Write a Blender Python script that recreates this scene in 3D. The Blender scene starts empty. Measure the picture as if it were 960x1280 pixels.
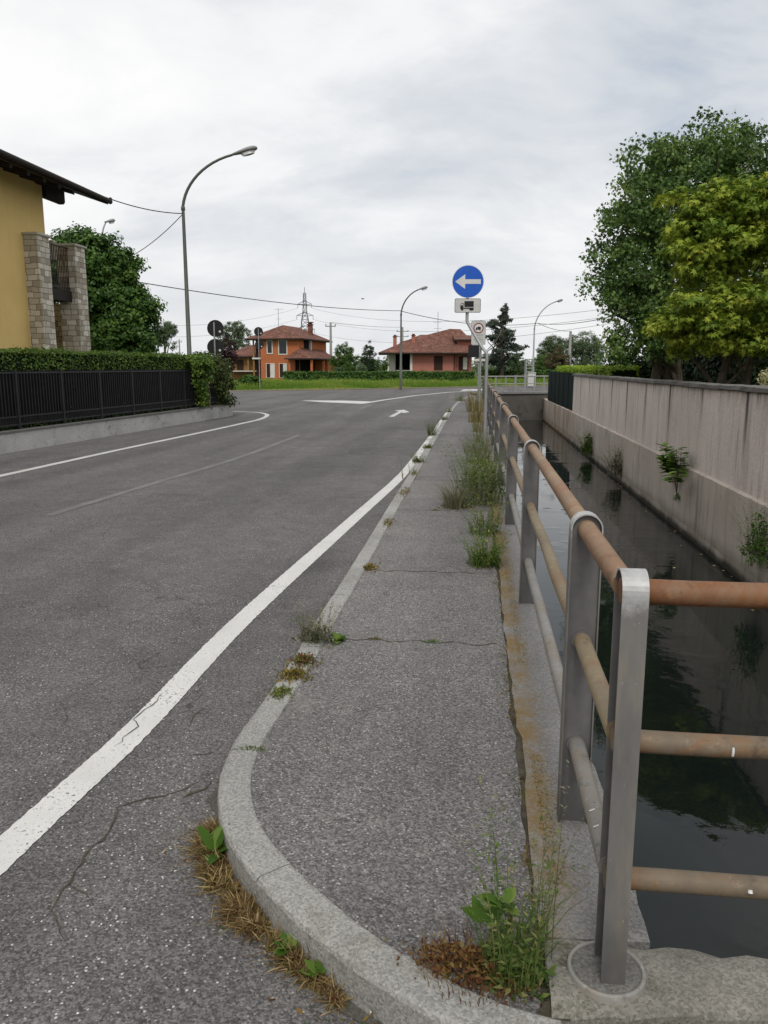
import bpy, math, random
import numpy as np
from mathutils import Vector, Matrix
from mathutils.geometry import tessellate_polygon
PI = math.pi
C = bpy.context.scene.collection
SC = bpy.context.scene
# ------------------------------------------------------------------ camera frame
# world frame: X across the canal (right), Y along the canal (away), Z up, metres
F = 985.0; HZ = 458.0; PITCH = math.atan((640 - HZ) / F); H = 1.67
YAW = math.atan((596 - 480) / F * math.cos(PITCH))
CY, SY = math.cos(YAW), math.sin(YAW)
def ray(px, py):
    a = (px - 480) / F; b = (640 - py) / F
    x = a; y = math.cos(PITCH) + b * math.sin(PITCH); z = -math.sin(PITCH) + b * math.cos(PITCH)
    return Vector((x * CY - y * SY, x * SY + y * CY, z)), y
def gp(px, py, z=0.0):                 # a survey point of the photo on the level z
    d, _ = ray(px, py); t = (z - H) / d.z
    return Vector((d.x * t, d.y * t, z))
def at(px, py, D):                     # ... at the forward distance D
    d, y = ray(px, py); t = D / y
    return Vector((d.x * t, d.y * t, H + d.z * t))
def atu(px, py, U):                    # ... on the plane x = U
    d, _ = ray(px, py); t = U / d.x
    return Vector((U, d.y * t, H + d.z * t))
CRIGHT = Vector((CY, SY, 0)); CFWD = Vector((-SY, CY, 0))

# ------------------------------------------------------------------ mesh builder
class MB:
    def __init__(s): s.v = []; s.f = []; s.m = []; s.sm = []
    def add(s, vs, fs, mi=0, smooth=False):
        o = len(s.v); s.v += [tuple(v) for v in vs]
        for f in fs: s.f.append(tuple(i + o for i in f)); s.m.append(mi); s.sm.append(smooth)
        return s
    def quad(s, a, b, c, d, mi=0): return s.add([a, b, c, d], [(0, 1, 2, 3)], mi)
    def box(s, x0, y0, z0, x1, y1, z1, mi=0, bev=0.0):
        if bev <= 0:
            vs = [(x0,y0,z0),(x1,y0,z0),(x1,y1,z0),(x0,y1,z0),(x0,y0,z1),(x1,y0,z1),(x1,y1,z1),(x0,y1,z1)]
            return s.add(vs, [(0,3,2,1),(4,5,6,7),(0,1,5,4),(1,2,6,5),(2,3,7,6),(3,0,4,7)], mi)
        b = bev
        ring = lambda i, z: [(x0+i,y0+i,z),(x1-i,y0+i,z),(x1-i,y1-i,z),(x0+i,y1-i,z)]
        def ring8(i, z):
            return [(x0+b+i*0,y0+i,z),(x1-b,y0+i,z),(x1-i,y0+b,z),(x1-i,y1-b,z),(x1-b,y1-i,z),(x0+b,y1-i,z),(x0+i,y1-b,z),(x0+i,y0+b,z)]
        def ring8b(z):
            return [(x0+b,y0+b,z),(x1-b,y0+b,z),(x1-b,y0+b,z),(x1-b,y1-b,z),(x1-b,y1-b,z),(x0+b,y1-b,z),(x0+b,y1-b,z),(x0+b,y0+b,z)]
        vs = ring(b, z0) + ring8(0, z0+b) + ring8(0, z1-b) + ring(b, z1)
        f = [(3,2,1,0),(16+4,16+5,16+6,16+7)]
        A = 4; B = 12; Tt = 20
        for i in range(8): f.append((A+i, A+(i+1)%8, B+(i+1)%8, B+i))
        for k in range(4):
            p0, p1 = (2*k) % 8, (2*k+1) % 8
            f.append((k, (k+1)%4, A+p1, A+p0)); f.append((B+p0, B+p1, Tt+(k+1)%4, Tt+k))
            q = (2*k+2) % 8
            f.append(((k+1)%4, A+q, A+p1)); f.append((B+p1, B+q, Tt+(k+1)%4))
        return s.add(vs, f, mi)
    def obox(s, c, ax, ay, hx, hy, z0, z1, mi=0):       # box with horizontal axes ax, ay
        c = Vector(c); P = []
        for z in (z0, z1):
            for sx, sy in ((-1,-1),(1,-1),(1,1),(-1,1)):
                p = c + ax*hx*sx + ay*hy*sy; P.append((p.x, p.y, z))
        return s.add(P, [(0,3,2,1),(4,5,6,7),(0,1,5,4),(1,2,6,5),(2,3,7,6),(3,0,4,7)], mi)
    def prism(s, poly, z0, z1, mi=0, side=None, bottom=True):
        n = len(poly)
        area = sum(poly[i][0]*poly[(i+1)%n][1]-poly[(i+1)%n][0]*poly[i][1] for i in range(n))
        if area < 0: poly = poly[::-1]
        tri = tessellate_polygon([[Vector((p[0],p[1],0)) for p in poly]])
        def up(t):
            a,b,c = [poly[i] for i in t]
            return t if (b[0]-a[0])*(c[1]-a[1])-(b[1]-a[1])*(c[0]-a[0]) > 0 else t[::-1]
        tri = [up(tuple(t)) for t in tri]
        s.add([(p[0],p[1],z1) for p in poly], tri, mi)
        if z0 is None: return s
        if bottom: s.add([(p[0],p[1],z0) for p in poly], [t[::-1] for t in tri], mi)
        vs = [(p[0],p[1],z0) for p in poly] + [(p[0],p[1],z1) for p in poly]
        s.add(vs, [(i,(i+1)%n,n+(i+1)%n,n+i) for i in range(n)], mi if side is None else side)
        return s
    def sheet(s, poly, z, mi=0): return s.prism(poly, None, z, mi)
    def ribbon(s, pts, w, z, mi=0, closed=False):
        L = offs(pts, -w/2); R = offs(pts, w/2)
        vs = [(p[0],p[1],z) for p in L] + [(p[0],p[1],z) for p in R]; n = len(pts)
        return s.add(vs, [(i, n+i, n+i+1, i+1)[::-1] for i in range(n-1)], mi)
    def tube(s, pts, r, n=10, mi=0, caps=True, smooth=True):
        pts = [Vector(p) for p in pts]; k = len(pts)
        rs = r if isinstance(r, (list, tuple)) else [r]*k
        T = [(pts[min(i+1,k-1)]-pts[max(i-1,0)]).normalized() for i in range(k)]
        a = Vector((0,0,1)) if abs(T[0].z) < .9 else Vector((1,0,0))
        N = (a - T[0]*a.dot(T[0])).normalized(); vs = []
        for i in range(k):
            N = (N - T[i]*N.dot(T[i])).normalized(); B = T[i].cross(N)
            for j in range(n):
                t = 2*PI*j/n; vs.append(pts[i] + (N*math.cos(t)+B*math.sin(t))*rs[i])
        fs = [(i*n+j, i*n+(j+1)%n, (i+1)*n+(j+1)%n, (i+1)*n+j) for i in range(k-1) for j in range(n)]
        s.add(vs, fs, mi, smooth)
        if caps:
            s.add(vs[:n], [tuple(range(n))[::-1]], mi); s.add(vs[-n:], [tuple(range(n))], mi)
        return s
    def cyl(s, c, r, z0, z1, n=20, mi=0, r1=None):
        return s.tube([(c[0],c[1],z0),(c[0],c[1],z1)], [r, r if r1 is None else r1], n, mi)
    def lathe(s, c, prof, n=20, mi=0, smooth=True):
        vs = []; k = len(prof)
        for r, z in prof:
            for j in range(n): t = 2*PI*j/n; vs.append((c[0]+r*math.cos(t), c[1]+r*math.sin(t), c[2]+z))
        s.add(vs, [(i*n+j, i*n+(j+1)%n, (i+1)*n+(j+1)%n, (i+1)*n+j) for i in range(k-1) for j in range(n)], mi, smooth)
        return s
    def plate(s, pts2, o, ax, az, an, t, mi=0):
        """2-D outline (x along ax, y along az) with thickness t along an, front at +an"""
        n = len(pts2); o, ax, az, an = map(Vector, (o, ax, az, an))
        tri = tessellate_polygon([[Vector((p[0],p[1],0)) for p in pts2]])
        fr = [o + ax*p[0] + az*p[1] + an*t for p in pts2]; bk = [o + ax*p[0] + az*p[1] for p in pts2]
        nrm = ax.cross(az)
        def fix(tr, want):
            out = []
            for q in tr:
                a,b,c = [Vector((pts2[i][0],pts2[i][1],0)) for i in q]
                zz = (b-a).cross(c-a).z * nrm.dot(an)
                out.append(tuple(q) if (zz > 0) == want else tuple(q)[::-1])
            return out
        s.add(fr, fix(tri, True), mi); s.add(bk, fix(tri, False), mi)
        s.add(fr+bk, [(i,(i+1)%n,n+(i+1)%n,n+i) for i in range(n)], mi)
        return s
def offs(pts, d):
    P = [Vector((p[0],p[1])) for p in pts]; n = len(P); out = []
    for i in range(n):
        t = (P[min(i+1,n-1)]-P[max(i-1,0)]).normalized()
        out.append((P[i].x + t.y*d, P[i].y - t.x*d))
    return out
def spline(pts, per=6):
    P = [Vector(p) for p in pts]; out = []
    for i in range(len(P)-1):
        p0 = P[max(i-1,0)]; p1 = P[i]; p2 = P[i+1]; p3 = P[min(i+2,len(P)-1)]
        for k in range(per):
            t = k/per
            out.append(0.5*((2*p1)+(p2-p0)*t+(2*p0-5*p1+4*p2-p3)*t*t+(3*p1-p0-3*p2+p3)*t**3))
    out.append(P[-1]); return out
def build(name, mb, mats, parent=None, local=False, loc=None):
    me = bpy.data.meshes.new(name); off = Vector((0,0,0))
    if parent is not None and not local: off = Vector(parent.location)
    if loc is not None: off = Vector(loc)
    me.from_pydata([(v[0]-off.x, v[1]-off.y, v[2]-off.z) for v in mb.v], [], mb.f)
    if not isinstance(mats, (list, tuple)): mats = [mats]
    for m in mats: me.materials.append(m)
    me.polygons.foreach_set('material_index', mb.m); me.polygons.foreach_set('use_smooth', mb.sm)
    me.update()
    o = bpy.data.objects.new(name, me); C.objects.link(o)
    if parent is not None: o.parent = parent
    elif loc is not None: o.location = loc
    return o
_old = build
def build(name, mb, mats, parent=None, local=False, loc=None):
    # children of a part share the origin of the part's own thing
    if parent is not None and parent.parent is not None and not local:
        base = Vector(parent.parent.location); o = _old(name, mb, mats, None, False, None)
        for v in o.data.vertices: v.co -= base
        o.parent = parent; return o
    return _old(name, mb, mats, parent, local, loc)
def tag(o, label=None, cat=None, group=None, kind=None):
    if label: o['label'] = label
    if cat: o['category'] = cat
    if group: o['group'] = group
    if kind: o['kind'] = kind
    return o
def thing(name, label, cat, loc, rz=0.0, group=None):
    o = bpy.data.objects.new(name, None); C.objects.link(o)
    o.location = loc; o.rotation_euler = (0,0,rz); o.empty_display_size = .2
    return tag(o, label, cat, group)

# ------------------------------------------------------------------ scattering of leaves / blades (numpy)
def rot_from(nrm, ang):
    n = nrm / np.linalg.norm(nrm, axis=1, keepdims=True)
    a = np.where(np.abs(n[:,2:3]) < .9, np.array([[0,0,1.]]), np.array([[1.,0,0]]))
    x = np.cross(a, n); x /= np.linalg.norm(x, axis=1, keepdims=True); y = np.cross(n, x)
    c = np.cos(ang)[:,None]; s_ = np.sin(ang)[:,None]
    X = x*c + y*s_; Y = -x*s_ + y*c
    return np.stack([X, Y, n], axis=2)
LEAF = (np.array([[0,0,0],[.22,.42,.05],[0,1,-.06],[-.22,.42,.05]]), [(0,1,2,3)])
OVAL = (np.array([[0,0,0],[.3,.25,.06],[.3,.65,.05],[0,1,-.08],[-.3,.65,.05],[-.3,.25,.06]]), [(0,1,2,3,4,5)])
LEAF2 = (np.array([[0,0,0],[.34,.18,.02],[.2,.34,.05],[.42,.6,-.03],[.12,.62,.04],[0,1.05,-.1],[-.12,.62,.04],[-.42,.6,-.03],[-.2,.34,.05],[-.34,.18,.02]]), [tuple(range(10))])
STAR = (np.array([[0,0,0],[.16,.12,0],[.62,.08,-.1],[.26,.34,.02],[.6,.66,-.12],[.14,.5,.02],[0,1.05,-.14],[-.14,.5,.02],[-.6,.66,-.12],[-.26,.34,.02],[-.62,.08,-.1],[-.16,.12,0]]), [(0,1,2,3,4,5,6,7,8,9,10,11)])
STRAW = (np.array([[-.03,0,0],[.03,0,0],[.045,.5,.12],[.0,1,.02],[-.015,.5,.12]]), [(0,1,2,4),(4,2,3)])
NEEDLE = (np.array([[0,0,0],[.1,.5,.02],[0,1,0],[-.1,.5,.02]]), [(0,1,2,3)])
def mesh_np(name, V, loops, starts, totals, tint, mat, parent=None, off=(0,0,0), mi=None):
    me = bpy.data.meshes.new(name); V = V - np.array(off)[None,:]
    me.vertices.add(len(V)); me.vertices.foreach_set('co', V.astype(np.float32).ravel())
    me.loops.add(len(loops)); me.loops.foreach_set('vertex_index', loops.astype(np.int32))
    me.polygons.add(len(starts)); me.polygons.foreach_set('loop_start', starts.astype(np.int32))
    try: me.polygons.foreach_set('loop_total', totals.astype(np.int32))
    except Exception: pass
    at_ = me.attributes.new('tint', 'FLOAT', 'POINT'); at_.data.foreach_set('value', tint.astype(np.float32))
    for m in (mat if isinstance(mat, (list, tuple)) else [mat]): me.materials.append(m)
    if mi is not None: me.polygons.foreach_set('material_index', mi.astype(np.int32))
    me.update(calc_edges=True); me.validate()
    o = bpy.data.objects.new(name, me); C.objects.link(o)
    if parent is not None: o.parent = parent
    return o
def leaf_arrays(tpl, P, R, S, tint):
    tv, tf = tpl; k = len(tv); n = len(P)
    V = np.einsum('nij,kj->nki', R, tv) * S[:,None,None] + P[:,None,:]
    lp = []; tot = []
    for f in tf: lp += list(f); tot.append(len(f))
    lp = np.array(lp); L = (lp[None,:] + (np.arange(n)*k)[:,None]).ravel()
    totals = np.tile(np.array(tot), n); return V.reshape(-1,3), L, totals, np.repeat(tint, k)
def join_arrays(parts):
    V=[];L=[];T=[];t=[];o=0
    for a in parts:
        V.append(a[0]); L.append(a[1]+o); T.append(a[2]); t.append(a[3]); o += len(a[0])
    V=np.concatenate(V);L=np.concatenate(L);T=np.concatenate(T);t=np.concatenate(t)
    return V,L,np.concatenate([[0],np.cumsum(T)[:-1]]),T,t
def blade_arrays(rng, P, h, w, lean, az=None, seg=3, tint=None):
    """curved tapering blades of grass rooted at P"""
    n = len(P); h = np.broadcast_to(h, n); w = np.broadcast_to(w, n); lean = np.broadcast_to(lean, n)
    az = rng.uniform(0, 2*PI, n) if az is None else az
    d = np.stack([np.cos(az), np.sin(az), 0*az], 1); fz = rng.uniform(0, 2*PI, n)
    side = np.stack([np.cos(fz), np.sin(fz), 0*fz], 1); Vs = []
    for i in range(seg+1):
        t = i/seg
        c = P + d*(lean*h*t*t)[:,None] + np.array([0,0,1])*(h*(t - .35*lean*t*t))[:,None]
        ww = (w*(1-t**1.5)*.5)[:,None]
        if i < seg: Vs += [c - side*ww, c + side*ww]
        else: Vs += [c]
    V = np.stack(Vs, 1); k = V.shape[1]; fl = []; tot = []
    for i in range(seg-1): fl += [2*i,2*i+1,2*i+3,2*i+2]; tot.append(4)
    fl += [2*seg-2, 2*seg-1, 2*seg]; tot.append(3)
    L = (np.array(fl)[None,:] + (np.arange(n)*k)[:,None]).ravel()
    tint = rng.uniform(0,1,n) if tint is None else tint
    return V.reshape(-1,3), L, np.tile(np.array(tot), n), np.repeat(tint, k)
def unit(rng, n):
    v = rng.normal(size=(n,3)); return v/np.linalg.norm(v, axis=1, keepdims=True)
def crown_arrays(rng, blobs, nclump, nleaf, cr, ls, tpl=LEAF, up=.5, out=.6, flat=.75, surf=.3, droop=0.0):
    B = np.array([b[:6] for b in blobs], float); vol = (B[:,3]*B[:,4]*B[:,5])**.75; vol /= vol.sum()
    bi = rng.choice(len(B), nclump, p=vol); u = unit(rng, nclump); r = rng.uniform(0,1,nclump)**surf
    cc = B[bi,:3] + u*B[bi,3:6]*r[:,None]
    k = rng.uniform(.55,1.35,nclump)
    cnt = rng.poisson(nleaf*k**2); ci = np.repeat(np.arange(nclump), cnt); n = len(ci)
    g = unit(rng, n)*(rng.uniform(0,1,n)**.55)[:,None]
    P = cc[ci] + g*np.array([1,1,flat])*(cr*k[ci])[:,None]
    nr = unit(rng, n)*.8 + np.array([0,0,up]) + u[ci]*out*.5 + g*out
    R = rot_from(nr, rng.uniform(0,2*PI,n))
    S = ls*rng.uniform(.6,1.35,n)
    ct = rng.uniform(0,1,nclump)
    tint = np.clip(.55*ct[ci] + .45*rng.uniform(0,1,n), 0, 1)
    return leaf_arrays(tpl, P, R, S, tint), cc
# ------------------------------------------------------------------ materials
class NT:
    def __init__(s, name, rough=.8):
        s.m = bpy.data.materials.new(name); s.m.use_nodes = True; s.t = s.m.node_tree
        s.b = s.t.nodes['Principled BSDF']; s.b.inputs['Roughness'].default_value = rough
        s.out = s.t.nodes['Material Output']
    def n(s, typ, **kw):
        nd = s.t.nodes.new('ShaderNode'+typ)
        for k, v in kw.items():
            if hasattr(nd, k) and not k.startswith('i_'): setattr(nd, k, v)
        return nd
    def link(s, a, b): s.t.links.new(a, b)
    def put(s, sock, v):
        if isinstance(v, bpy.types.NodeSocket): s.link(v, sock)
        else: sock.default_value = v
    def coord(s, scale=(1,1,1), rot=(0,0,0), world=False):
        if world: src = s.n('NewGeometry').outputs['Position']
        else: src = s.n('TexCoord').outputs['Object']
        mp = s.n('Mapping'); mp.inputs['Scale'].default_value = scale; mp.inputs['Rotation'].default_value = rot
        s.link(src, mp.inputs['Vector']); return mp.outputs['Vector']
    def noise(s, vec, scale, detail=4, rough=.6, dist=0.0):
        nd = s.n('TexNoise'); s.link(vec, nd.inputs['Vector'])
        nd.inputs['Scale'].default_value = scale; nd.inputs['Detail'].default_value = detail
        nd.inputs['Roughness'].default_value = rough; nd.inputs['Distortion'].default_value = dist
        return nd.outputs['Fac']
    def vor(s, vec, scale, feature='F1', out='Distance', rnd=1.0):
        nd = s.n('TexVoronoi'); nd.feature = feature; s.link(vec, nd.inputs['Vector'])
        nd.inputs['Scale'].default_value = scale; nd.inputs['Randomness'].default_value = rnd
        return nd.outputs[out]
    def ramp(s, fac, stops, interp='LINEAR'):
        nd = s.n('ValToRGB'); s.link(fac, nd.inputs['Fac']); cr = nd.color_ramp; cr.interpolation = interp
        while len(cr.elements) < len(stops): cr.elements.new(.5)
        for e, (p, c) in zip(cr.elements, stops):
            e.position = p; c = (c,c,c) if isinstance(c, (int,float)) else c; e.color = (*c[:3], 1)
        return nd.outputs['Color']
    def mix(s, fac, a, b, mode='MIX'):
        nd = s.n('Mix'); nd.data_type = 'RGBA'; nd.blend_type = mode
        s.put(nd.inputs[0], fac)
        for sock, v in ((nd.inputs[6], a), (nd.inputs[7], b)):
            if isinstance(v, bpy.types.NodeSocket): s.link(v, sock)
            else: sock.default_value = (*v[:3], 1) if isinstance(v, (tuple, list)) else (v,v,v,1)
        return nd.outputs[2]
    def math(s, op, a, b=0.0, clamp=False):
        nd = s.n('Math'); nd.operation = op; nd.use_clamp = clamp; s.put(nd.inputs[0], a); s.put(nd.inputs[1], b); return nd.outputs[0]
    def sep(s, vec):
        nd = s.n('SeparateXYZ'); s.link(vec, nd.inputs[0]); return nd.outputs
    def mr(s, v, a, b, c=0.0, d=1.0, smooth=True):
        nd = s.n('MapRange'); nd.interpolation_type = 'SMOOTHSTEP' if smooth else 'LINEAR'
        s.put(nd.inputs[0], v)
        for i, q in enumerate((a,b,c,d)): nd.inputs[i+1].default_value = q
        return nd.outputs[0]
    def col(s, c): s.put(s.b.inputs['Base Color'], c if isinstance(c, bpy.types.NodeSocket) else (*c[:3],1)); return s
    def rough(s, r): s.put(s.b.inputs['Roughness'], r); return s
    def bump(s, h, strength=.3, dist=.01):
        nd = s.n('Bump'); nd.inputs['Strength'].default_value = strength; nd.inputs['Distance'].default_value = dist
        s.link(h, nd.inputs['Height']); s.link(nd.outputs[0], s.b.inputs['Normal']); return s
    def done(s, spec=None, metal=None):
        if spec is not None: s.b.inputs['Specular IOR Level'].default_value = spec
        if metal is not None: s.b.inputs['Metallic'].default_value = metal
        return s.m
M = {}
def simple(name, c, rough=.7, var=.12, scale=3.0, spec=.3, metal=0.0, bumps=0.0):
    t = NT(name, rough); v = t.coord()
    k = t.noise(v, scale, 5, .65)
    c2 = [x*(1-var) for x in c]; c1 = [min(1, x*(1+var)) for x in c]
    t.col(t.ramp(k, [(.3, c2), (.7, c1)]))
    if bumps: t.bump(t.noise(v, scale*20, 3), bumps, .003)
    M[name] = t.done(spec, metal); return M[name]

def asphalt(name, base, light, speck, crack=True, tone=(1,1,1), patch=.0):
    t = NT(name, .9); v = t.coord()
    big = t.noise(v, .35, 5, .6); mid = t.noise(v, 3.5, 5, .65); fine = t.noise(v, 55, 3, .7)
    c = t.ramp(big, [(.32, [base*.86*x for x in tone]), (.68, [base*1.14*x for x in tone])])
    c = t.mix(t.mr(mid, .35, .7), c, t.mix(.5, c, [base*.7*x for x in tone]))
    cell = t.n('TexVoronoi'); cell.inputs['Scale'].default_value = 150; t.link(v, cell.inputs['Vector'])
    rnd = t.sep(cell.outputs['Color'])[0]
    g = t.ramp(rnd, [(0, .45), (.45, .8), (.8, 1.12), (1.0, 1.45)])
    c = t.mix(1.0, c, g, 'MULTIPLY')
    c = t.mix(t.mr(fine, .42, .62, 0, .55), c, t.mix(1.0, c, 0.55, 'MULTIPLY'))
    # pale stones showing in the worn surface
    cell2 = t.n('TexVoronoi'); cell2.inputs['Scale'].default_value = 85; t.link(v, cell2.inputs['Vector'])
    r2 = t.sep(cell2.outputs['Color'])
    wear = t.noise(v, 1.3, 4, .6)
    thr = t.math('GREATER_THAN', t.math('ADD', r2[1], t.mr(wear, .35, .75, -.12, .1)), speck)
    core = t.mr(cell2.outputs['Distance'], .25, .42, 1, 0)
    c = t.mix(t.math('MULTIPLY', thr, core), c, t.mix(r2[2], [light*.6]*3, [light*1.1, light*1.08, light]))
    if crack:
        wv = t.n('VectorMath'); wv.operation = 'ADD'; nz = t.n('TexNoise'); nz.inputs['Scale'].default_value = 2.2; nz.inputs['Detail'].default_value = 5
        t.link(v, nz.inputs['Vector']); sc = t.n('VectorMath'); sc.operation = 'SCALE'; sc.inputs['Scale'].default_value = .55
        t.link(nz.outputs['Color'], sc.inputs[0]); t.link(v, wv.inputs[0]); t.link(sc.outputs[0], wv.inputs[1])
        e = t.vor(wv.outputs[0], 1.5, 'DISTANCE_TO_EDGE')
        mk = t.math('MULTIPLY', t.mr(e, .002, .009, 1, 0), t.mr(t.noise(v, .7, 3), .47, .6, 0, .8))
        c = t.mix(mk, c, [base*.3]*3)
    trk = t.noise(t.coord((1.15,.07,1), (0,0,.06)), .9, 3, .55)
    c = t.mix(t.mr(trk, .36, .64, .8, 0), c, t.mix(1.0, c, (.72,.72,.73), 'MULTIPLY'))
    oil = t.noise(v, .62, 6, .72, .8)
    c = t.mix(t.mr(oil, .54, .68, 0, .75), c, t.mix(1.0, c, (.68,.67,.66), 'MULTIPLY'))
    gr = t.noise(v, 7.5, 5, .72)
    c = t.mix(t.mr(gr, .5, .7, 0, .35), c, t.mix(1.0, c, (1.4,1.38,1.33), 'MULTIPLY'))
    st = t.noise(v, .9, 6, .7, 1.0)
    c = t.mix(t.mr(st, .62, .8, 0, .35), c, [base*1.45, base*1.38, base*1.25])
    t.col(c)
    hgt = t.math('ADD', t.math('MULTIPLY', cell.outputs['Distance'], -.6), t.math('MULTIPLY', fine, .7))
    t.bump(hgt, .7, .006)
    M[name] = t.done(.25); return t
asphalt('asphalt_road', .172, .50, .895, True, (1.02,.972,.95))
asphalt('asphalt_path', .222, .56, .845, False, (1.02,.975,.945))

def concrete(name, base, tone=(1,.97,.92), stain=(.09,.085,.06), amount=.5, grit=70, scale=1.6, lichen=False):
    t = NT(name, .88); v = t.coord()
    a = t.noise(v, scale, 6, .65); b = t.noise(v, 12, 5, .7); g = t.noise(v, grit, 3, .7)
    c = t.ramp(a, [(.3, [base*.78*x for x in tone]), (.7, [base*1.15*x for x in tone])])
    c = t.mix(t.mr(t.noise(v, scale*2.2, 7, .7, .6), .52, .72, 0, amount), c, stain)
    vo = t.n('TexVoronoi'); vo.inputs['Scale'].default_value = 160; t.link(v, vo.inputs['Vector'])
    c = t.mix(1.0, c, t.ramp(t.sep(vo.outputs['Color'])[0], [(0,.68),(.5,.98),(1,1.25)]), 'MULTIPLY')
    c = t.mix(t.mr(b, .55, .75, 0, .4), c, [base*.55*x for x in tone])
    if lichen:
        X = t.sep(v); ed = t.math('ADD', X[0], t.math('MULTIPLY', t.math('SUBTRACT', t.noise(v, 7, 4), .5), .12))
        lk = t.math('MULTIPLY', t.mr(ed, .25, .35, .95, 0), t.mr(t.noise(t.coord((.6,.6,1)), 3.2, 5, .65), .40, .56))
        c = t.mix(t.math('MULTIPLY', lk, t.mr(t.noise(v, 40, 4, .75), .3, .55, .3, .95)), c, (.19,.125,.045))
    t.col(c); t.bump(t.math('ADD', g, t.math('MULTIPLY', b, 1.5)), .5, .006)
    M[name] = t.done(.25); return t
concrete('concrete_kerb', .30, (1,.985,.93), (.14,.13,.09), .45)
concrete('concrete_coping', .21, (1,.97,.94), (.15,.12,.08), .5, 60, 1.1, True)
concrete('concrete_block', .21, (1,.95,.82), (.055,.052,.028), .95, 50, 4.2)
concrete('concrete_cap', .15, (1,.97,.9), (.035,.035,.025), .8, 40, 2.5)
concrete('concrete_abutment', .10, (1,.93,.82), (.03,.028,.02), .8, 30, .8)
concrete('concrete_fence_base', .48, (1,.985,.94), (.10,.095,.08), .7, 40, 1.2)

def wall_upper():
    t = NT('wall_render', .9); v = t.coord(world=True); X = t.sep(v)
    b = t.noise(v, .5, 6, .65)
    c = t.ramp(b, [(.3,(.60,.525,.48)),(.7,(.76,.675,.62))])
    vs = t.coord((1,6,.5), world=True)
    c = t.mix(t.mr(t.noise(vs, .9, 5, .7), .48, .72, 0, .6), c, (.24,.205,.185))
    # run-off stains below the joints of the cap, every 2.3 m
    q = t.math('FRACT', t.math('ADD', t.math('DIVIDE', t.math('SUBTRACT', t.math('ADD', X[1], t.math('MULTIPLY', t.noise(v, 1.5, 3), .1)), .45), 2.3), .5))
    d = t.math('MULTIPLY', t.math('ABSOLUTE', t.math('SUBTRACT', q, .5)), 2.3)
    run = t.noise(t.coord((0,.35,0), world=True), 1.7, 1)
    low = t.math('ADD', X[2], t.math('MULTIPLY', t.math('SUBTRACT', run, .5), 2.6))
    fade = t.mr(low, -.1, 1.25)
    mk = t.math('MULTIPLY', t.mr(d, .02, .11, 1, 0), t.math('MULTIPLY', fade, .95))
    c = t.mix(mk, c, (.06,.05,.045))
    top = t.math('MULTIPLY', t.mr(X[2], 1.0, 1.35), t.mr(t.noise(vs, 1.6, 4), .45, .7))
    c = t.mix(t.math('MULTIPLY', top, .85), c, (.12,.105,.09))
    pal = t.noise(v, 1.1, 4, .6)
    c = t.mix(t.mr(pal, .6, .75, 0, .45), c, (.52,.47,.42))
    c = t.mix(1.0, c, t.ramp(t.noise(v, 38, 3, .7), [(.35,.85),(.65,1.1)]), 'MULTIPLY')
    t.col(c); t.bump(t.noise(v, 45, 4, .7), .35, .01); M['wall_render'] = t.done(.2)
wall_upper()
def wall_lower():
    t = NT('wall_canal', .85); v = t.coord(world=True); X = t.sep(v)
    c = t.ramp(t.noise(v, .8, 6, .65), [(.3,(.40,.35,.30)),(.7,(.58,.515,.445))])
    c = t.mix(t.mr(t.noise(t.coord((1,5,.4), world=True), 1.1, 5, .7), .5, .75, 0, .55), c, (.11,.095,.075))
    wet = t.math('ADD', X[2], t.math('MULTIPLY', t.noise(v, 2.5, 4), .22))
    c = t.mix(t.mr(wet, -1.22, -.8, .8, 0), c, (.10,.085,.06))
    c = t.mix(t.mr(wet, -1.2, -1.08, .92, 0), c, (.028,.024,.018))
    rust = t.math('MULTIPLY', t.mr(X[1], 30.5, 33.5), t.mr(t.noise(t.coord((1,4,.5), world=True), .9, 4), .35, .7))
    c = t.mix(t.math('MULTIPLY', rust, .75), c, (.22,.13,.045))
    t.col(c); t.bump(t.noise(v, 20, 5, .7), .4, .015); M['wall_canal'] = t.done(.25)
wall_lower()
def paint(name, worn, base=.72):
    t = NT(name, .75); v = t.coord()
    a = t.noise(v, 60, 4, .75); b = t.noise(v, 2.0, 4, .6); sp = t.noise(v, 170, 2, .7)
    c = t.ramp(b, [(.3,(base*.8,base*.79,base*.76)),(.7,(base,base*.99,base*.96))])
    k = t.math('ADD', a, t.math('MULTIPLY', t.math('SUBTRACT', b, .5), .5))
    c = t.mix(t.mr(k, worn, worn+.09, 0, .9), c, (.13,.127,.125))
    c = t.mix(t.mr(sp, .62, .7, 0, .6), c, (.2,.195,.19))
    vv = t.vor(v, 1.1, 'DISTANCE_TO_EDGE'); 
    t.col(c); t.bump(sp, .4, .004); M[name] = t.done(.2)
paint('paint_white', .585, .66); paint('paint_faded', .385, .27); paint('paint_far', .66, .6)

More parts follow.
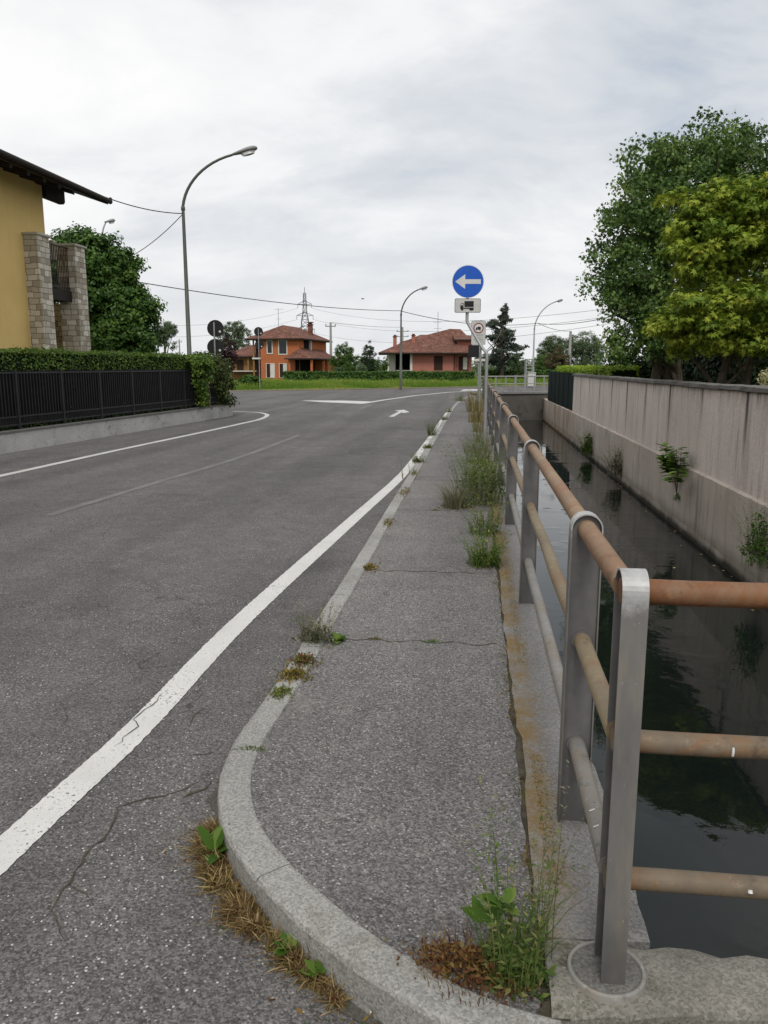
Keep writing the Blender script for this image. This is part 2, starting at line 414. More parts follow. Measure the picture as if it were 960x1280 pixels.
def metal_post():
    t = NT('post_paint', .5); v = t.coord()
    c = t.ramp(t.noise(t.coord((1,1,.3)), 7, 5, .65), [(.3,(.15,.145,.14)),(.7,(.24,.23,.215))])
    X = t.sep(v)
    c = t.mix(t.mr(t.noise(t.coord((3,3,.7)), 6, 5), .55, .75, 0, .45), c, (.27,.235,.175))
    c = t.mix(t.mr(t.noise(t.coord((4,4,.5)), 5, 4), .5, .7, 0, .5), c, (.29,.235,.165))
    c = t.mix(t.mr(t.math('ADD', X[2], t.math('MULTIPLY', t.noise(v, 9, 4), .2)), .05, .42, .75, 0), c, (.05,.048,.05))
    cz = t.math('ADD', X[2], t.math('MULTIPLY', t.math('SUBTRACT', t.noise(v, 22, 5, .7), .5), .16))
    c = t.mix(t.mr(cz, .985, 1.045, 0, .9), c, t.ramp(t.noise(v, 30, 5, .65), [(.3,(.34,.34,.335)),(.7,(.52,.52,.52))]))
    ch = t.noise(v, 55, 3, .7)
    c = t.mix(t.mr(ch, .68, .74, 0, .7), c, (.5,.5,.5))
    t.col(c); t.bump(t.noise(v, 60, 3), .12, .002); M['post_paint'] = t.done(.4, .15)
    t = NT('post_web', .65); v = t.coord()
    c = t.ramp(t.noise(v, 9, 5, .65), [(.3,(.12,.115,.115)),(.7,(.185,.18,.175))])
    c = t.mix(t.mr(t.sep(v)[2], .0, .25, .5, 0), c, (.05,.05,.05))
    t.col(c); M['post_web'] = t.done(.3)
    t = NT('post_crown', .55); v = t.coord()
    c = t.ramp(t.noise(v, 30, 5, .65), [(.3,(.36,.36,.355)),(.7,(.55,.55,.55))]); t.col(c); M['post_crown'] = t.done(.4)
    def rail(name, c1, c2, c3, r=.62):
        t = NT(name, r); v = t.coord(); w = t.coord((1,.35,1))
        c = t.ramp(t.noise(w, 5, 6, .7), [(.3,c1),(.7,c2)])
        c = t.mix(t.mr(t.noise(v, 3, 6, .7, .5), .46, .62, 0, .9), c, c3)
        c = t.mix(t.mr(t.noise(v, 11, 5, .7, .3), .54, .7, 0, .7), c, [x*.5 for x in c1])
        c = t.mix(t.mr(t.noise(v, 24, 4, .7), .58, .7, 0, .35), c, [min(1,x*1.6) for x in c2])
        c = t.mix(t.mr(t.noise(v, 75, 3, .7), .6, .7, 0, .5), c, [x*.45 for x in c2])
        X = t.sep(t.n('NewGeometry').outputs['Normal'])
        t.col(c); t.bump(t.noise(v, 90, 3), .25, .002); M[name] = t.done(.3)
    rail('rail_tan', (.20,.13,.078), (.30,.205,.125), (.24,.125,.07))
    rail('rail_beige', (.21,.165,.105), (.31,.25,.165), (.26,.16,.09))
    rail('rail_grey', (.21,.205,.19), (.29,.28,.265), (.25,.22,.18))
    rail('rail_rust', (.12,.048,.019), (.235,.095,.036), (.20,.125,.075))
    rail('rail_rust_grey', (.125,.10,.072), (.205,.16,.11), (.21,.10,.036))
metal_post()
def water():
    t = NT('canal_water', .02); v = t.coord(world=True)
    t.col((.006,.009,.008))
    a = t.noise(t.coord((1,.6,1), world=True), 3.5, 4, .55); b = t.noise(v, 14, 3, .5)
    msk = t.mr(t.noise(v, .8, 3), .5, .68, .12, 1)
    t.bump(t.math('MULTIPLY', t.math('ADD', a, t.math('MULTIPLY', b, .35)), msk), .16, .05)
    t.b.inputs['IOR'].default_value = 1.33; M['canal_water'] = t.done(.5)
water()
def leafmat(name, stops, trans=.16, rough=.55, spec=.15):
    t = NT(name, rough); a = t.n('Attribute'); a.attribute_name = 'tint'
    c = t.ramp(a.outputs['Fac'], [(p, tuple(x*1.4 for x in q)) for p, q in stops]); t.col(c); t.b.inputs['Specular IOR Level'].default_value = spec
    if trans:
        tr = t.n('BsdfTranslucent'); t.link(t.mix(.5, c, t.mix(1.0, c, (1.6,1.7,.6), 'MULTIPLY')), tr.inputs['Color'])
        mx = t.n('MixShader'); mx.inputs[0].default_value = trans
        t.link(t.b.outputs[0], mx.inputs[1]); t.link(tr.outputs[0], mx.inputs[2]); t.link(mx.outputs[0], t.out.inputs['Surface'])
    M[name] = t.m
leafmat('leaf_maple_dark', [(0,(.022,.042,.012)),(.5,(.058,.105,.028)),(.9,(.125,.18,.048)),(1,(.24,.26,.15))])
leafmat('leaf_maple_gold', [(0,(.036,.075,.012)),(.4,(.115,.168,.020)),(.75,(.21,.248,.030)),(1,(.285,.29,.042))], .18)
leafmat('leaf_laurel', [(0,(.016,.042,.010)),(.5,(.038,.082,.016)),(1,(.09,.15,.028))], .15, .4)
leafmat('leaf_hedge', [(0,(.025,.05,.010)),(.5,(.062,.11,.02)),(.9,(.12,.17,.034)),(1,(.15,.12,.04))], .25)
leafmat('leaf_lime', [(0,(.10,.17,.02)),(.6,(.19,.27,.03)),(1,(.27,.32,.05))], .35)
leafmat('leaf_dark', [(0,(.010,.018,.009)),(.6,(.025,.042,.016)),(1,(.05,.075,.025))], .1)
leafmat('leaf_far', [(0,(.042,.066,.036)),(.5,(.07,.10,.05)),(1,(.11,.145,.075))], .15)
leafmat('leaf_cedar', [(0,(.030,.042,.034)),(.5,(.055,.072,.055)),(1,(.10,.115,.085))], .1)
leafmat('leaf_plum', [(0,(.018,.010,.012)),(.6,(.04,.02,.022)),(1,(.07,.035,.03))], .15)
leafmat('leaf_brown', [(0,(.04,.035,.018)),(.6,(.085,.07,.035)),(1,(.13,.10,.05))], .2)
leafmat('leaf_bush', [(0,(.016,.03,.010)),(.6,(.045,.065,.018)),(.9,(.075,.075,.022)),(1,(.11,.06,.025))], .2)
leafmat('leaf_mid', [(0,(.025,.055,.014)),(.5,(.05,.095,.022)),(1,(.09,.14,.035))], .25)
leafmat('leaf_pale', [(0,(.14,.15,.07)),(.5,(.28,.27,.15)),(1,(.5,.46,.34))], .2)
leafmat('weed_green', [(0,(.035,.065,.016)),(.5,(.075,.115,.028)),(.85,(.12,.15,.045)),(1,(.2,.17,.08))], .3)
leafmat('gravel', [(0,(.10,.098,.095)),(.6,(.26,.255,.245)),(1,(.55,.54,.52))], 0, .8, .2)
leafmat('weed_fresh', [(0,(.035,.08,.012)),(.5,(.065,.125,.02)),(1,(.13,.18,.04))], .35)
leafmat('weed_grey', [(0,(.06,.07,.04)),(.5,(.11,.12,.07)),(1,(.19,.17,.12))], .25)
leafmat('weed_dry', [(0,(.06,.035,.016)),(.5,(.15,.10,.045)),(1,(.30,.23,.115))], .25, .7)
leafmat('weed_red', [(0,(.06,.022,.012)),(.5,(.12,.055,.022)),(1,(.14,.11,.035))], .2, .7)
leafmat('weed_moss', [(0,(.05,.05,.012)),(.5,(.11,.085,.02)),(1,(.19,.13,.035))], .1, .9)
leafmat('grass_verge', [(0,(.05,.10,.014)),(.5,(.10,.17,.024)),(.85,(.16,.21,.04)),(1,(.27,.24,.10))], .35)
simple('bark', (.10,.085,.065), .9, .4, 9, .1, 0, .6); simple('bark_pale', (.16,.135,.11), .9, .35, 8, .1, 0, .6)
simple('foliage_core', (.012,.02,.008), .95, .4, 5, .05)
simple('black_metal', (.016,.016,.018), .5, .3, 4, .4); simple('shade_cloth', (.009,.009,.0105), .9, .3, 2, .1)
simple('galvanised', (.30,.31,.31), .5, .15, 6, .5, .3); simple('lamp_pole_paint', (.085,.095,.08), .55, .2, 2, .4, .2)
simple('lamp_pole_light', (.30,.31,.30), .55, .15, 2, .4, .2)
simple('lamp_shell', (.22,.22,.21), .5, .15, 6, .4); simple('lamp_glass', (.55,.56,.56), .2, .05, 6, .5)
simple('stucco_yellow', (.78,.56,.225), .9, .07, .9, .1, 0, .25); simple('dark_wood', (.024,.019,.016), .7, .35, 6, .25)
simple('stucco_orange', (.43,.145,.062), .9, .10, .6, .1); simple('stucco_ochre', (.26,.15,.06), .9, .1, .8, .1)
simple('stucco_pink', (.37,.15,.115), .9, .08, .6, .1); simple('stucco_white', (.62,.60,.55), .9, .06, 2, .1)
simple('stone_trim', (.48,.45,.39), .85, .12, 3, .2); simple('glass_dark', (.015,.016,.018), .12, .2, 1, .5)
simple('shutter_brown', (.035,.018,.012), .7, .2, 3, .2); simple('opening_shade', (.012,.011,.011), .9, .2, 2, .05)  # second one: near-black holding the shade inside loggia and porches
simple('sign_blue', (.008,.09,.48), .35, .06, 3, .4); simple('sign_white', (.62,.62,.60), .4, .08, 6, .4)
simple('sign_black', (.012,.012,.013), .5, .1, 3, .3); simple('sign_red', (.22,.03,.03), .45, .1, 3, .3); simple('sign_back', (.014,.014,.016), .6, .2, 5, .3)
simple('sign_panel', (.50,.50,.48), .5, .08, 6, .3)
simple('cable_black', (.02,.02,.021), .6, .1, 1, .2); simple('steel_lattice', (.20,.21,.215), .6, .1, .3, .3)
simple('pole_concrete', (.33,.32,.30), .85, .12, 1, .2); simple('sheet_green', (.006,.016,.014), .75, .2, .8, .15)
simple('earth', (.055,.045,.03), .95, .3, 1.5, .1, 0, .5); simple('white_drop', (.7,.7,.67), .8, .1, 50, .1)
simple('butt_orange', (.55,.22,.06), .8, .1, 30, .1); simple('paper_white', (.7,.68,.62), .8, .1, 30, .1); simple('bird_grey', (.05,.05,.055), .8, .2, 9, .1)
def ground():
    t = NT('meadow', .95); v = t.coord(world=True)
    c = t.ramp(t.noise(v, .05, 6, .65), [(.3,(.045,.07,.018)),(.7,(.08,.105,.03))])
    c = t.mix(t.mr(t.noise(v, 2.5, 5), .5, .75, 0, .6), c, (.06,.05,.03)); t.col(c); M['meadow'] = t.done(.1)
    t = NT('crack_dirt', .95); v = t.coord()
    c = t.ramp(t.noise(v, 9, 5, .7), [(.35,(.045,.04,.03)),(.55,(.09,.08,.06)),(.7,(.085,.085,.03))]); t.col(c)
    t.bump(t.noise(v, 60, 4), .6, .01); M['crack_dirt'] = t.done(.1)
ground()
def yellow():
    t = NT('stucco_yellow', .9); v = t.coord()
    c = t.ramp(t.noise(v, .7, 5, .6), [(.3,(.72,.51,.195)),(.7,(.82,.595,.245))])
    c = t.mix(t.mr(t.noise(t.coord((2.2,2.2,.16)), 1.2, 5, .7), .52, .75, 0, .35), c, (.50,.36,.16))
    c = t.mix(t.mr(t.noise(v, 2.6, 6, .7), .58, .72, 0, .25), c, (.86,.66,.32)); t.col(c); t.bump(t.noise(v, 30, 4), .25, .006); M['stucco_yellow'] = t.done(.1)
yellow()
concrete('verge_dirt', .22, (1,.87,.68), (.09,.08,.04), .7, 30, 1.5)
concrete('road_grit', .10, (1,.93,.82), (.05,.045,.03), .7, 60, 6)
def roof_tiles():
    t = NT('roof_tiles', .85); v = t.coord()
    c = t.ramp(t.noise(v, 1.6, 5, .7), [(.3,(.115,.055,.04)),(.55,(.17,.078,.056)),(.75,(.24,.125,.095))])
    w = t.n('TexWave'); w.wave_type = 'BANDS'; w.bands_direction = 'Z'; w.inputs['Scale'].default_value = 3.0; t.link(v, w.inputs['Vector'])
    c = t.mix(t.mr(w.outputs['Fac'], .3, 0, 0, .4), c, (.08,.03,.02))
    cell = t.n('TexVoronoi'); cell.inputs['Scale'].default_value = 3.5; t.link(v, cell.inputs['Vector'])
    c = t.mix(1, c, t.ramp(t.sep(cell.outputs['Color'])[0], [(0,.65),(1,1.3)]), 'MULTIPLY')
    t.col(c); t.bump(w.outputs['Fac'], .4, .05); M['roof_tiles'] = t.done(.2)
    t = NT('stone_cladding', .9); v = t.coord(); X = t.sep(v)
    cb = t.n('CombineXYZ'); t.link(t.math('ADD', X[0], X[1]), cb.inputs[0]); t.link(X[2], cb.inputs[1])
    nz = t.n('TexNoise'); nz.inputs['Scale'].default_value = 3; t.link(cb.outputs[0], nz.inputs['Vector'])
    vm = t.n('VectorMath'); vm.operation = 'MULTIPLY_ADD'; t.link(nz.outputs['Color'], vm.inputs[0]); vm.inputs[1].default_value = (.13,.11,0); t.link(cb.outputs[0], vm.inputs[2])
    br = t.n('TexBrick'); t.link(vm.outputs[0], br.inputs['Vector']); br.inputs['Scale'].default_value = 1.0
    br.inputs['Brick Width'].default_value = .31; br.inputs['Row Height'].default_value = .155; br.inputs['Mortar Size'].default_value = .008
    br.offset_frequency = 2; br.squash = .7; br.squash_frequency = 3
    br.inputs['Color1'].default_value = (.74,.69,.60,1); br.inputs['Color2'].default_value = (.34,.29,.22,1); br.inputs['Mortar'].default_value = (.17,.15,.125,1)
    c = t.mix(t.mr(t.noise(v, 4, 5, .7), .5, .8, 0, .3), br.outputs['Color'], (.30,.25,.19))
    t.col(c); t.bump(t.math('ADD', t.math('MULTIPLY', br.outputs['Fac'], -1.0), t.math('MULTIPLY', t.noise(v, 12, 4), .6)), .6, .03); M['stone_cladding'] = t.done(.15)
roof_tiles()

# ------------------------------------------------------------------ world, sun, camera
W = bpy.data.worlds.new('World'); SC.world = W; W.use_nodes = True
SUN_EL, SUN_AZ = math.radians(50), math.radians(176)     # azimuth from +Y, clockwise
def world():
    t = W.node_tree; t.nodes.clear()
    class A(NT):
        def __init__(s): s.t = t
    w = A(); out = w.n('OutputWorld'); bg = w.n('Background'); bg.inputs['Strength'].default_value = .1
    sky = w.n('TexSky'); sky.sky_type = 'NISHITA'; sky.sun_disc = False; sky.sun_elevation = SUN_EL; sky.sun_rotation = SUN_AZ
    sky.air_density = 1.2; sky.dust_density = 3.0
    d = w.n('TexCoord').outputs['Generated']; X = w.sep(d)
    zz = w.math('ADD', w.math('MAXIMUM', X[2], 0.0), .30)
    cb = w.n('CombineXYZ'); w.link(w.math('DIVIDE', X[0], zz), cb.inputs[0]); w.link(w.math('DIVIDE', X[1], zz), cb.inputs[1]); cb.inputs[2].default_value = 17.3
    mp = w.n('Mapping'); mp.inputs['Scale'].default_value = (.75,1.0,1); mp.inputs['Rotation'].default_value = (0,0,math.radians(-14)); w.link(cb.outputs[0], mp.inputs['Vector'])
    n1 = w.noise(mp.outputs[0], 1.05, 8, .54, .45); n2 = w.noise(mp.outputs[0], 3.6, 7, .6, .4)
    k = w.math('ADD', w.math('MULTIPLY', n1, .68), w.math('MULTIPLY', n2, .32))
    cl = w.ramp(k, [(.37,(5.1,5.4,5.8)),(.44,(5.9,6.12,6.42)),(.50,(6.75,6.88,7.05)),(.55,(7.5,7.53,7.56)),(.64,(8.15,8.12,8.05))])
    hz = w.mr(X[2], .0, .2, .7, 0)
    cl = w.mix(hz, cl, (7.0,7.08,7.2))
    cl = w.mix(w.mr(X[2], -.02, .0, 1, 0), cl, (2.2,2.2,2.0))
    blue = w.mr(k, .26, .4, .55, .04)
    w.link(w.mix(blue, cl, sky.outputs[0]), bg.inputs['Color']); w.link(bg.outputs[0], out.inputs['Surface'])
world()
sl = bpy.data.lights.new('sun', 'SUN'); sl.energy = 1.4; sl.angle = math.radians(18); sl.color = (1,.96,.9)
so = bpy.data.objects.new('sun', sl); C.objects.link(so)
sd = Vector((math.sin(SUN_AZ)*math.cos(SUN_EL), math.cos(SUN_AZ)*math.cos(SUN_EL), math.sin(SUN_EL)))
so.rotation_euler = sd.to_track_quat('Z', 'Y').to_euler(); so.location = (0,0,40)
cam = bpy.data.cameras.new('camera'); co = bpy.data.objects.new('camera', cam); C.objects.link(co); SC.camera = co
cam.sensor_fit = 'VERTICAL'; cam.sensor_height = 24; cam.lens = 24*F/1280; cam.clip_start = .05; cam.clip_end = 4000
co.location = (0,0,H); co.rotation_euler = (PI/2 - PITCH, 0, YAW)
SC.view_settings.view_transform = 'Standard'; SC.view_settings.look = 'None'; SC.view_settings.exposure = .32; SC.view_settings.gamma = 1
SC.view_settings.use_curve_mapping = False

# ------------------------------------------------------------------ the setting
rnd = random.Random(5)
V2 = lambda *a: [tuple(p) for p in a]
kerb_ctrl = [(.215,1.570),(.10,1.597),(-.024,1.642),(-.184,1.735),(-.326,1.831),(-.475,1.958),(-.595,2.078),(-.72,2.215),(-.835,2.388),(-.90,2.53),(-.946,2.68),(-.974,2.85),(-.986,3.05),(-.98,3.3),(-.962,3.9),(-.96,4.8),(-.96,8),(-.962,12),(-.962,18),(-.958,24),(-.94,29.5),(-.86,35),(-.62,40),(-.2,44),(.9,46.6),(3.0,48.6),(12,53.8),(30,64)]
kerb_line = [(p.x,p.y) for p in spline([(a,b,0) for a,b in kerb_ctrl], 8)]
far_kerb = [(-90,22),(-45,38.5),(-20.6,50.8),(-16.6,53.0),(-11,55.7),(-5.75,60.0),(-.35,65.3),(12,77),(45,104),(90,140)]
# ground: one sheet to the horizon with the canal cut out of it
mb = MB(); G = 2500
xs = [-G,-60,.48,4.0,60,G]; ys = [-G,-20,1.9,46.5,120,G]
for i in range(5):
    for j in range(5):
        if i == 2 and j == 2: continue
        mb.quad((xs[i],ys[j],-.05),(xs[i+1],ys[j],-.05),(xs[i+1],ys[j+1],-.05),(xs[i],ys[j+1],-.05))
tag(build('ground', mb, M['meadow']), kind='structure')
# road
mid = offs(kerb_line, .06)
road = [(-90,-30),(10,-30),(10,1.45),(.3,1.45)] + mid + [(40,66.5),(90,100)] + far_kerb[::-1]
mb = MB(); mb.sheet(road, 0.0, 0)
def crack(px, w0, z, mi=2):
    pts = [gp(*p) for p in px]; d = []
    for a, b in zip(pts, pts[1:]):
        n = max(2, int((b-a).length/.045))
        for k in range(n):
            q = a.lerp(b, k/n); d.append((q.x+rnd.uniform(-.012,.012), q.y+rnd.uniform(-.015,.015)))
    L = []; R = []; n = len(d)
    for i, p in enumerate(d):
        t = (Vector(d[min(i+1,n-1)])-Vector(d[max(i-1,0)])).normalized(); w = w0*rnd.uniform(.25,1.0)*min(1, 4*min(i, n-1-i)/n+.15)
        L.append((p[0]-t.y*w, p[1]+t.x*w, z)); R.append((p[0]+t.y*w, p[1]-t.x*w, z))
    mb.add(L+R, [(i+1, i, n+i, n+i+1)[::-1] for i in range(n-1)], mi)
crack([(270,962),(234,987),(187,997),(152,1008),(129,1049),(98,1081),(88,1104),(66,1131),(55,1147),(0,1157)], .006, .003)
crack([(281,942),(250,943),(214,946)], .004, .003)
crack([(88,1104),(108,1118),(120,1140)], .004, .003)
crack([(66,1131),(75,1170),(95,1192)], .003, .003)
crack([(230,1000),(255,985),(270,972)], .012, .0032)
crack([(205,868),(168,900),(170,910),(150,930),(136,941)], .0035, .0085)
crack([(262,880),(240,896),(232,915)], .003, .003)
crack([(20,900),(110,880),(190,872)], .0025, .003)
# painted markings, worn
LINE = spline([(-1.72,.2,0),(-1.60,2.4,0),(-1.54,3.3,0),(-1.52,5.0,0),(-1.33,8.4,0),(-1.12,12.2,0),(-1.065,16.4,0),(-1.045,20.5,0),(-1.04,26,0),(-1.02,31,0)], 8)
def worn_ribbon(pts, w, z, mi, jag=.0028):
    P = []
    for a, b in zip(pts, pts[1:]):
        n = max(1, int((b-a).length/.018)) if a.y < 9 else 1
        for k in range(n): P.append(a.lerp(b, k/n))
    P.append(pts[-1]); P2 = [(p.x, p.y) for p in P]
    L = offs(P2, -w/2); R = offs(P2, w/2); n = len(P2)
    L = [(p[0]+rnd.uniform(-jag,jag), p[1], z) for p in L]; R = [(p[0]+rnd.uniform(-jag,jag), p[1], z) for p in R]
    mb.add(L+R, [(i, n+i, n+i+1, i+1) for i in range(n-1)], mi)
worn_ribbon(LINE, .146, .004, 1)
worn_ribbon(spline([(-7.6,2,0),(-7.3,11.3,0),(-7.19,15.3,0),(-7.0,19.5,0),(-6.9,22.7,0),(-6.88,24.8,0),(-7.2,26.9,0),(-7.8,28.25,0),(-8.4,28.75,0),(-9.2,29.1,0)], 8), .15, .004, 4, .004)
worn_ribbon(spline([(-4.80,8.3,0),(-4.78,8.7,0),(-4.6,11.05,0),(-4.36,14.2,0),(-4.33,19.2,0)], 8), .13, .004, 3)
# arrow painted on the lane
a0, a1, a2 = gp(489,521), gp(499,515.6), gp(502,514.2)
worn_ribbon([a0, a1, a2], .17, .004, 4)
mb.sheet([(q.x,q.y) for q in (gp(493,513.4), gp(505,512.2), gp(512,515.2), gp(504,516.4), gp(501,514.8))], .0045, 4)
mb.sheet([(q.x,q.y) for q in (gp(376,500.6), gp(400,502.6), gp(452,504.8), gp(464,501.9), gp(430,500.8))], .004, 4)
worn_ribbon([gp(452,504.6), gp(480,500), gp(520,494.4), gp(560,490.5), gp(600,488.2)], .26, .0045, 4)
worn_ribbon([gp(450,511), gp(456,508.5), gp(464,506)], .2, .004, 3)
worn_ribbon([gp(345,497), gp(362,496.2)], .3, .004, 3)
mb.sheet([(q.x,q.y) for q in (gp(575,488.6), gp(618,487.6), gp(618,486.2), gp(580,486.8))], .004, 4)
# grit washed against the kerb
kl = [p for p in kerb_line if 1.6 < p[1] < 26]
Lr = offs(kl, -.001); n = len(kl); O = offs(kl, -.03)
O = [(o[0]+.018*math.sin(i*.31)+.012*math.sin(i*.83)+.004*math.sin(i*2.1), o[1]-.01*abs(math.sin(i*.47))) for i, o in enumerate(O)]
mb.add([(p[0],p[1],.0028) for p in O] + [(p[0]+.004,p[1],.0028) for p in Lr], [(i, n+i, n+i+1, i+1) for i in range(n-1)], 5)
tag(build('road', mb, [M['asphalt_road'], M['paint_white'], M['crack_dirt'], M['paint_faded'], M['paint_far'], M['road_grit']]), kind='structure')
# kerb stones
mb = MB(); S = [0]
for a, b in zip(kerb_line, kerb_line[1:]): S.append(S[-1] + math.hypot(b[0]-a[0], b[1]-a[1]))
def kat(s):
    for i in range(len(S)-1):
        if S[i+1] >= s:
            t = (s-S[i])/max(1e-6, S[i+1]-S[i]); a, b = kerb_line[i], kerb_line[i+1]
            return (a[0]+(b[0]-a[0])*t, a[1]+(b[1]-a[1])*t)
    return kerb_line[-1]
def s_of(x, y): return S[min(range(len(S)), key=lambda i: (kerb_line[i][0]-x)**2+(kerb_line[i][1]-y)**2)]
br = [0, s_of(-.64,2.13), s_of(-.982,2.92), s_of(-.982,3.16)]
while br[-1] + 1.0 < S[-1]-.2: br.append(br[-1] + (1.0 if len(br) > 6 else [.97,1.0,1.02][len(br)%3]))
br.append(S[-1])
prof = [(0,-.03),(0,.104),(.005,.114),(.016,.120),(.112,.1205),(.121,.117),(.125,.108),(.125,.02)]
for k, (s0, s1) in enumerate(zip(br, br[1:])):
    s0 += .004; s1 -= .004; m = max(3, int((s1-s0)/.05)) if s0 < 20 else 3
    c = [kat(s0+(s1-s0)*i/m) for i in range(m+1)]; dz = rnd.uniform(-.003,.003); du = rnd.uniform(-.003,.003)
    ring = []
    for d, z in prof: ring.append([(p[0]+du,p[1],z+dz) for p in offs(c, d)])
    q = len(prof); vs = []
    for i in range(m+1):
        for j in range(q):
            x, y, z = ring[j][i]
            if s0 < 9 and 0 < j < q-1: x += rnd.uniform(-.0016,.0016); y += rnd.uniform(-.0016,.0016); z += rnd.uniform(-.0012,.0012)
            vs.append((x,y,z))
    fs = [(i*q+j, i*q+j+1, (i+1)*q+j+1, (i+1)*q+j) for i in range(m) for j in range(q-1)]
    fs = [f[::-1] for f in fs] + [tuple(range(q)), tuple(range(m*q, m*q+q))[::-1]]
    mb.add(vs, fs, 0)
tag(build('kerb', mb, M['concrete_kerb']), kind='structure')
# pavement with its transverse joints
inner = [p for p in offs(kerb_line, .122) if p[1] < 44.3 and not (p[1] < 3 and p[0] > .19)]
pv = inner + [(.5,44.0),(.5,43.8),(.17,43.8)]
right = [(.186+ .006*math.sin(v*1.7) + rnd.uniform(-.008,.008) + (.012 if v < 3.2 else 0), v) for v in np.arange(43.5, 1.72, -.12)]
mb = MB(); mb.sheet(pv + right, .110, 0)
for v in (4.32, 5.9, 8.55, 10.9, 13.3, 15.9, 18.4, 22.5, 27, 32):
    n = 30; w = .010 if v < 9 else .022
    c = [(-.84+ .99*i/n, v + .02*math.sin(i*.9)+rnd.uniform(-.006,.006)) for i in range(n+1)]
    ww = [w*rnd.uniform(.15,.8) for _ in c]
    vs = [(p[0],p[1]-a,.1125) for p, a in zip(c, ww)] + [(p[0],p[1]+a,.1125) for p, a in zip(c, ww)]
    mb.add(vs, [(i,i+1,n+1+i+1,n+1+i) for i in range(n)], 1)
tag(build('pavement', mb, [M['asphalt_path'], M['crack_dirt']]), kind='structure')
# open joint between pavement and coping
mb = MB(); mb.quad((.10,1.70,.1045),(.26,1.70,.1045),(.26,43.8,.1045),(.10,43.8,.1045))
tag(build('pavement_gap', mb, M['crack_dirt']), kind='structure')
# canal bed and water
mb = MB(); mb.quad((.3,1.0,-1.33),(4.05,1.0,-1.33),(4.05,48,-1.33),(.3,48,-1.33))
tag(build('canal_water', mb, M['canal_water']), kind='structure')
mb = MB(); mb.box(.3,1.0,-2.2,4.05,48,-2.0); tag(build('canal_bed', mb, M['earth']), kind='structure')
# coping and bank wall under the railing
mb = MB()
left = [(.203 + .006*math.sin(v*2.3)+rnd.uniform(-.007,.007) + (.012 if v < 3.2 else 0), v) for v in np.arange(1.97, 43.9, .1)]
rgt = [(.508+rnd.uniform(-.008,.006) - .045*min(1, max(0,(v-2.3)/1.8)), v) for v in np.arange(43.9, 1.97, -.08)]
mb.prism(left + rgt, -.2, .117, 0); mb.box(.30,1.96,-2.0,.452,44.0,-.2, 1)
tag(build('canal_bank_wall', mb, [M['concrete_coping'], M['wall_canal']]), 'long low concrete bank wall and coping carrying the grey tube railing', 'canal wall')
# mossy beam across the near end of the canal
mb = MB(); n = 60
front = [(.215 + 4.0*i/n, 1.708+.105*4.0*i/n+rnd.uniform(-.006,.006)) for i in range(n+1)]
back = [(.215 + 4.0*i/n, 1.962+max(0,4.0*i/n-.5)*.105+rnd.uniform(-.012,.012) - (.0 if i < 5 else .01)) for i in range(n+1)]
zt = lambda: .132+rnd.uniform(-.005,.005)
rows = []
for k in range(7):
    t = k/6; rows.append([(f[0]+(rnd.uniform(-.003,.003) if k else 0), f[1]+(b[1]-f[1])*t, zt()-(.012 if k in (0,6) else 0)) for f, b in zip(front, back)])
vs = [p for r in rows for p in r]; q = n+1
mb.add(vs, [(k*q+i, k*q+i+1, (k+1)*q+i+1, (k+1)*q+i) for k in range(6) for i in range(n)], 0, True)
for r, fl in ((rows[0], 0), (rows[6], 1)):
    lo = [(p[0], p[1]+(-.006 if not fl else .006), p[2]-.012) for p in r]; bt = [(p[0], p[1], -2.0) for p in lo]
    for A_, B_ in ((r, lo), (lo, bt)):
        f = [(i, q+i, q+i+1, i+1) for i in range(n)]
        mb.add(A_+B_, f if not fl else [x[::-1] for x in f], 0)
lf = [r[0] for r in rows]; mb.add(lf + [(p[0]-.004,p[1],-.3) for p in lf], [(i, i+1, 7+i+1, 7+i) for i in range(6)], 0)
tag(build('concrete_beam', mb, M['concrete_block']), 'mossy concrete beam across the near end of the canal under the rusty rails', 'beam')
# retaining wall on the right
root = thing('retaining_wall', 'long pale rendered wall along the right bank with dark vertical streaks', 'wall', (3.9,16,-.05))
mb = MB(); Y = np.arange(-3, 32.7, .3)
lo = [(3.80+rnd.uniform(-.012,.012), v, -.125+rnd.uniform(-.015,.015)) for v in Y]; n = len(Y)
mb.box(3.86,-3,-.4,4.08,32.6,1.305, 0)
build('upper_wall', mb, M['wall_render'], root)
mb = MB(); Y = np.arange(-3, 46.2, .25); n = len(Y)
r1 = [(3.80+rnd.uniform(-.006,.006), v, -1.15+.012*math.sin(v*1.9)+.008*math.sin(v*5)) for v in Y]
r0 = [(3.785+.006*math.sin(v*3.3), v, -1.23) for v in Y]; rb = [(3.78, v, -2.0) for v in Y]
r2 = [(3.80+rnd.uniform(-.004,.004), v, -.135+rnd.uniform(-.005,.005)) for v in Y]; r3 = [(3.875, v, -.105) for v in Y]; r4 = [(4.05, v, -.11) for v in Y]
rows = [rb, r0, r1, r2, r3, r4]
mb.add([p for r in rows for p in r], [(k*n+i+1, k*n+i, (k+1)*n+i, (k+1)*n+i+1)[::-1] for k in range(5) for i in range(n-1)], 0)
build('lower_wall', mb, M['wall_canal'], root)
mb = MB(); v = -3.0
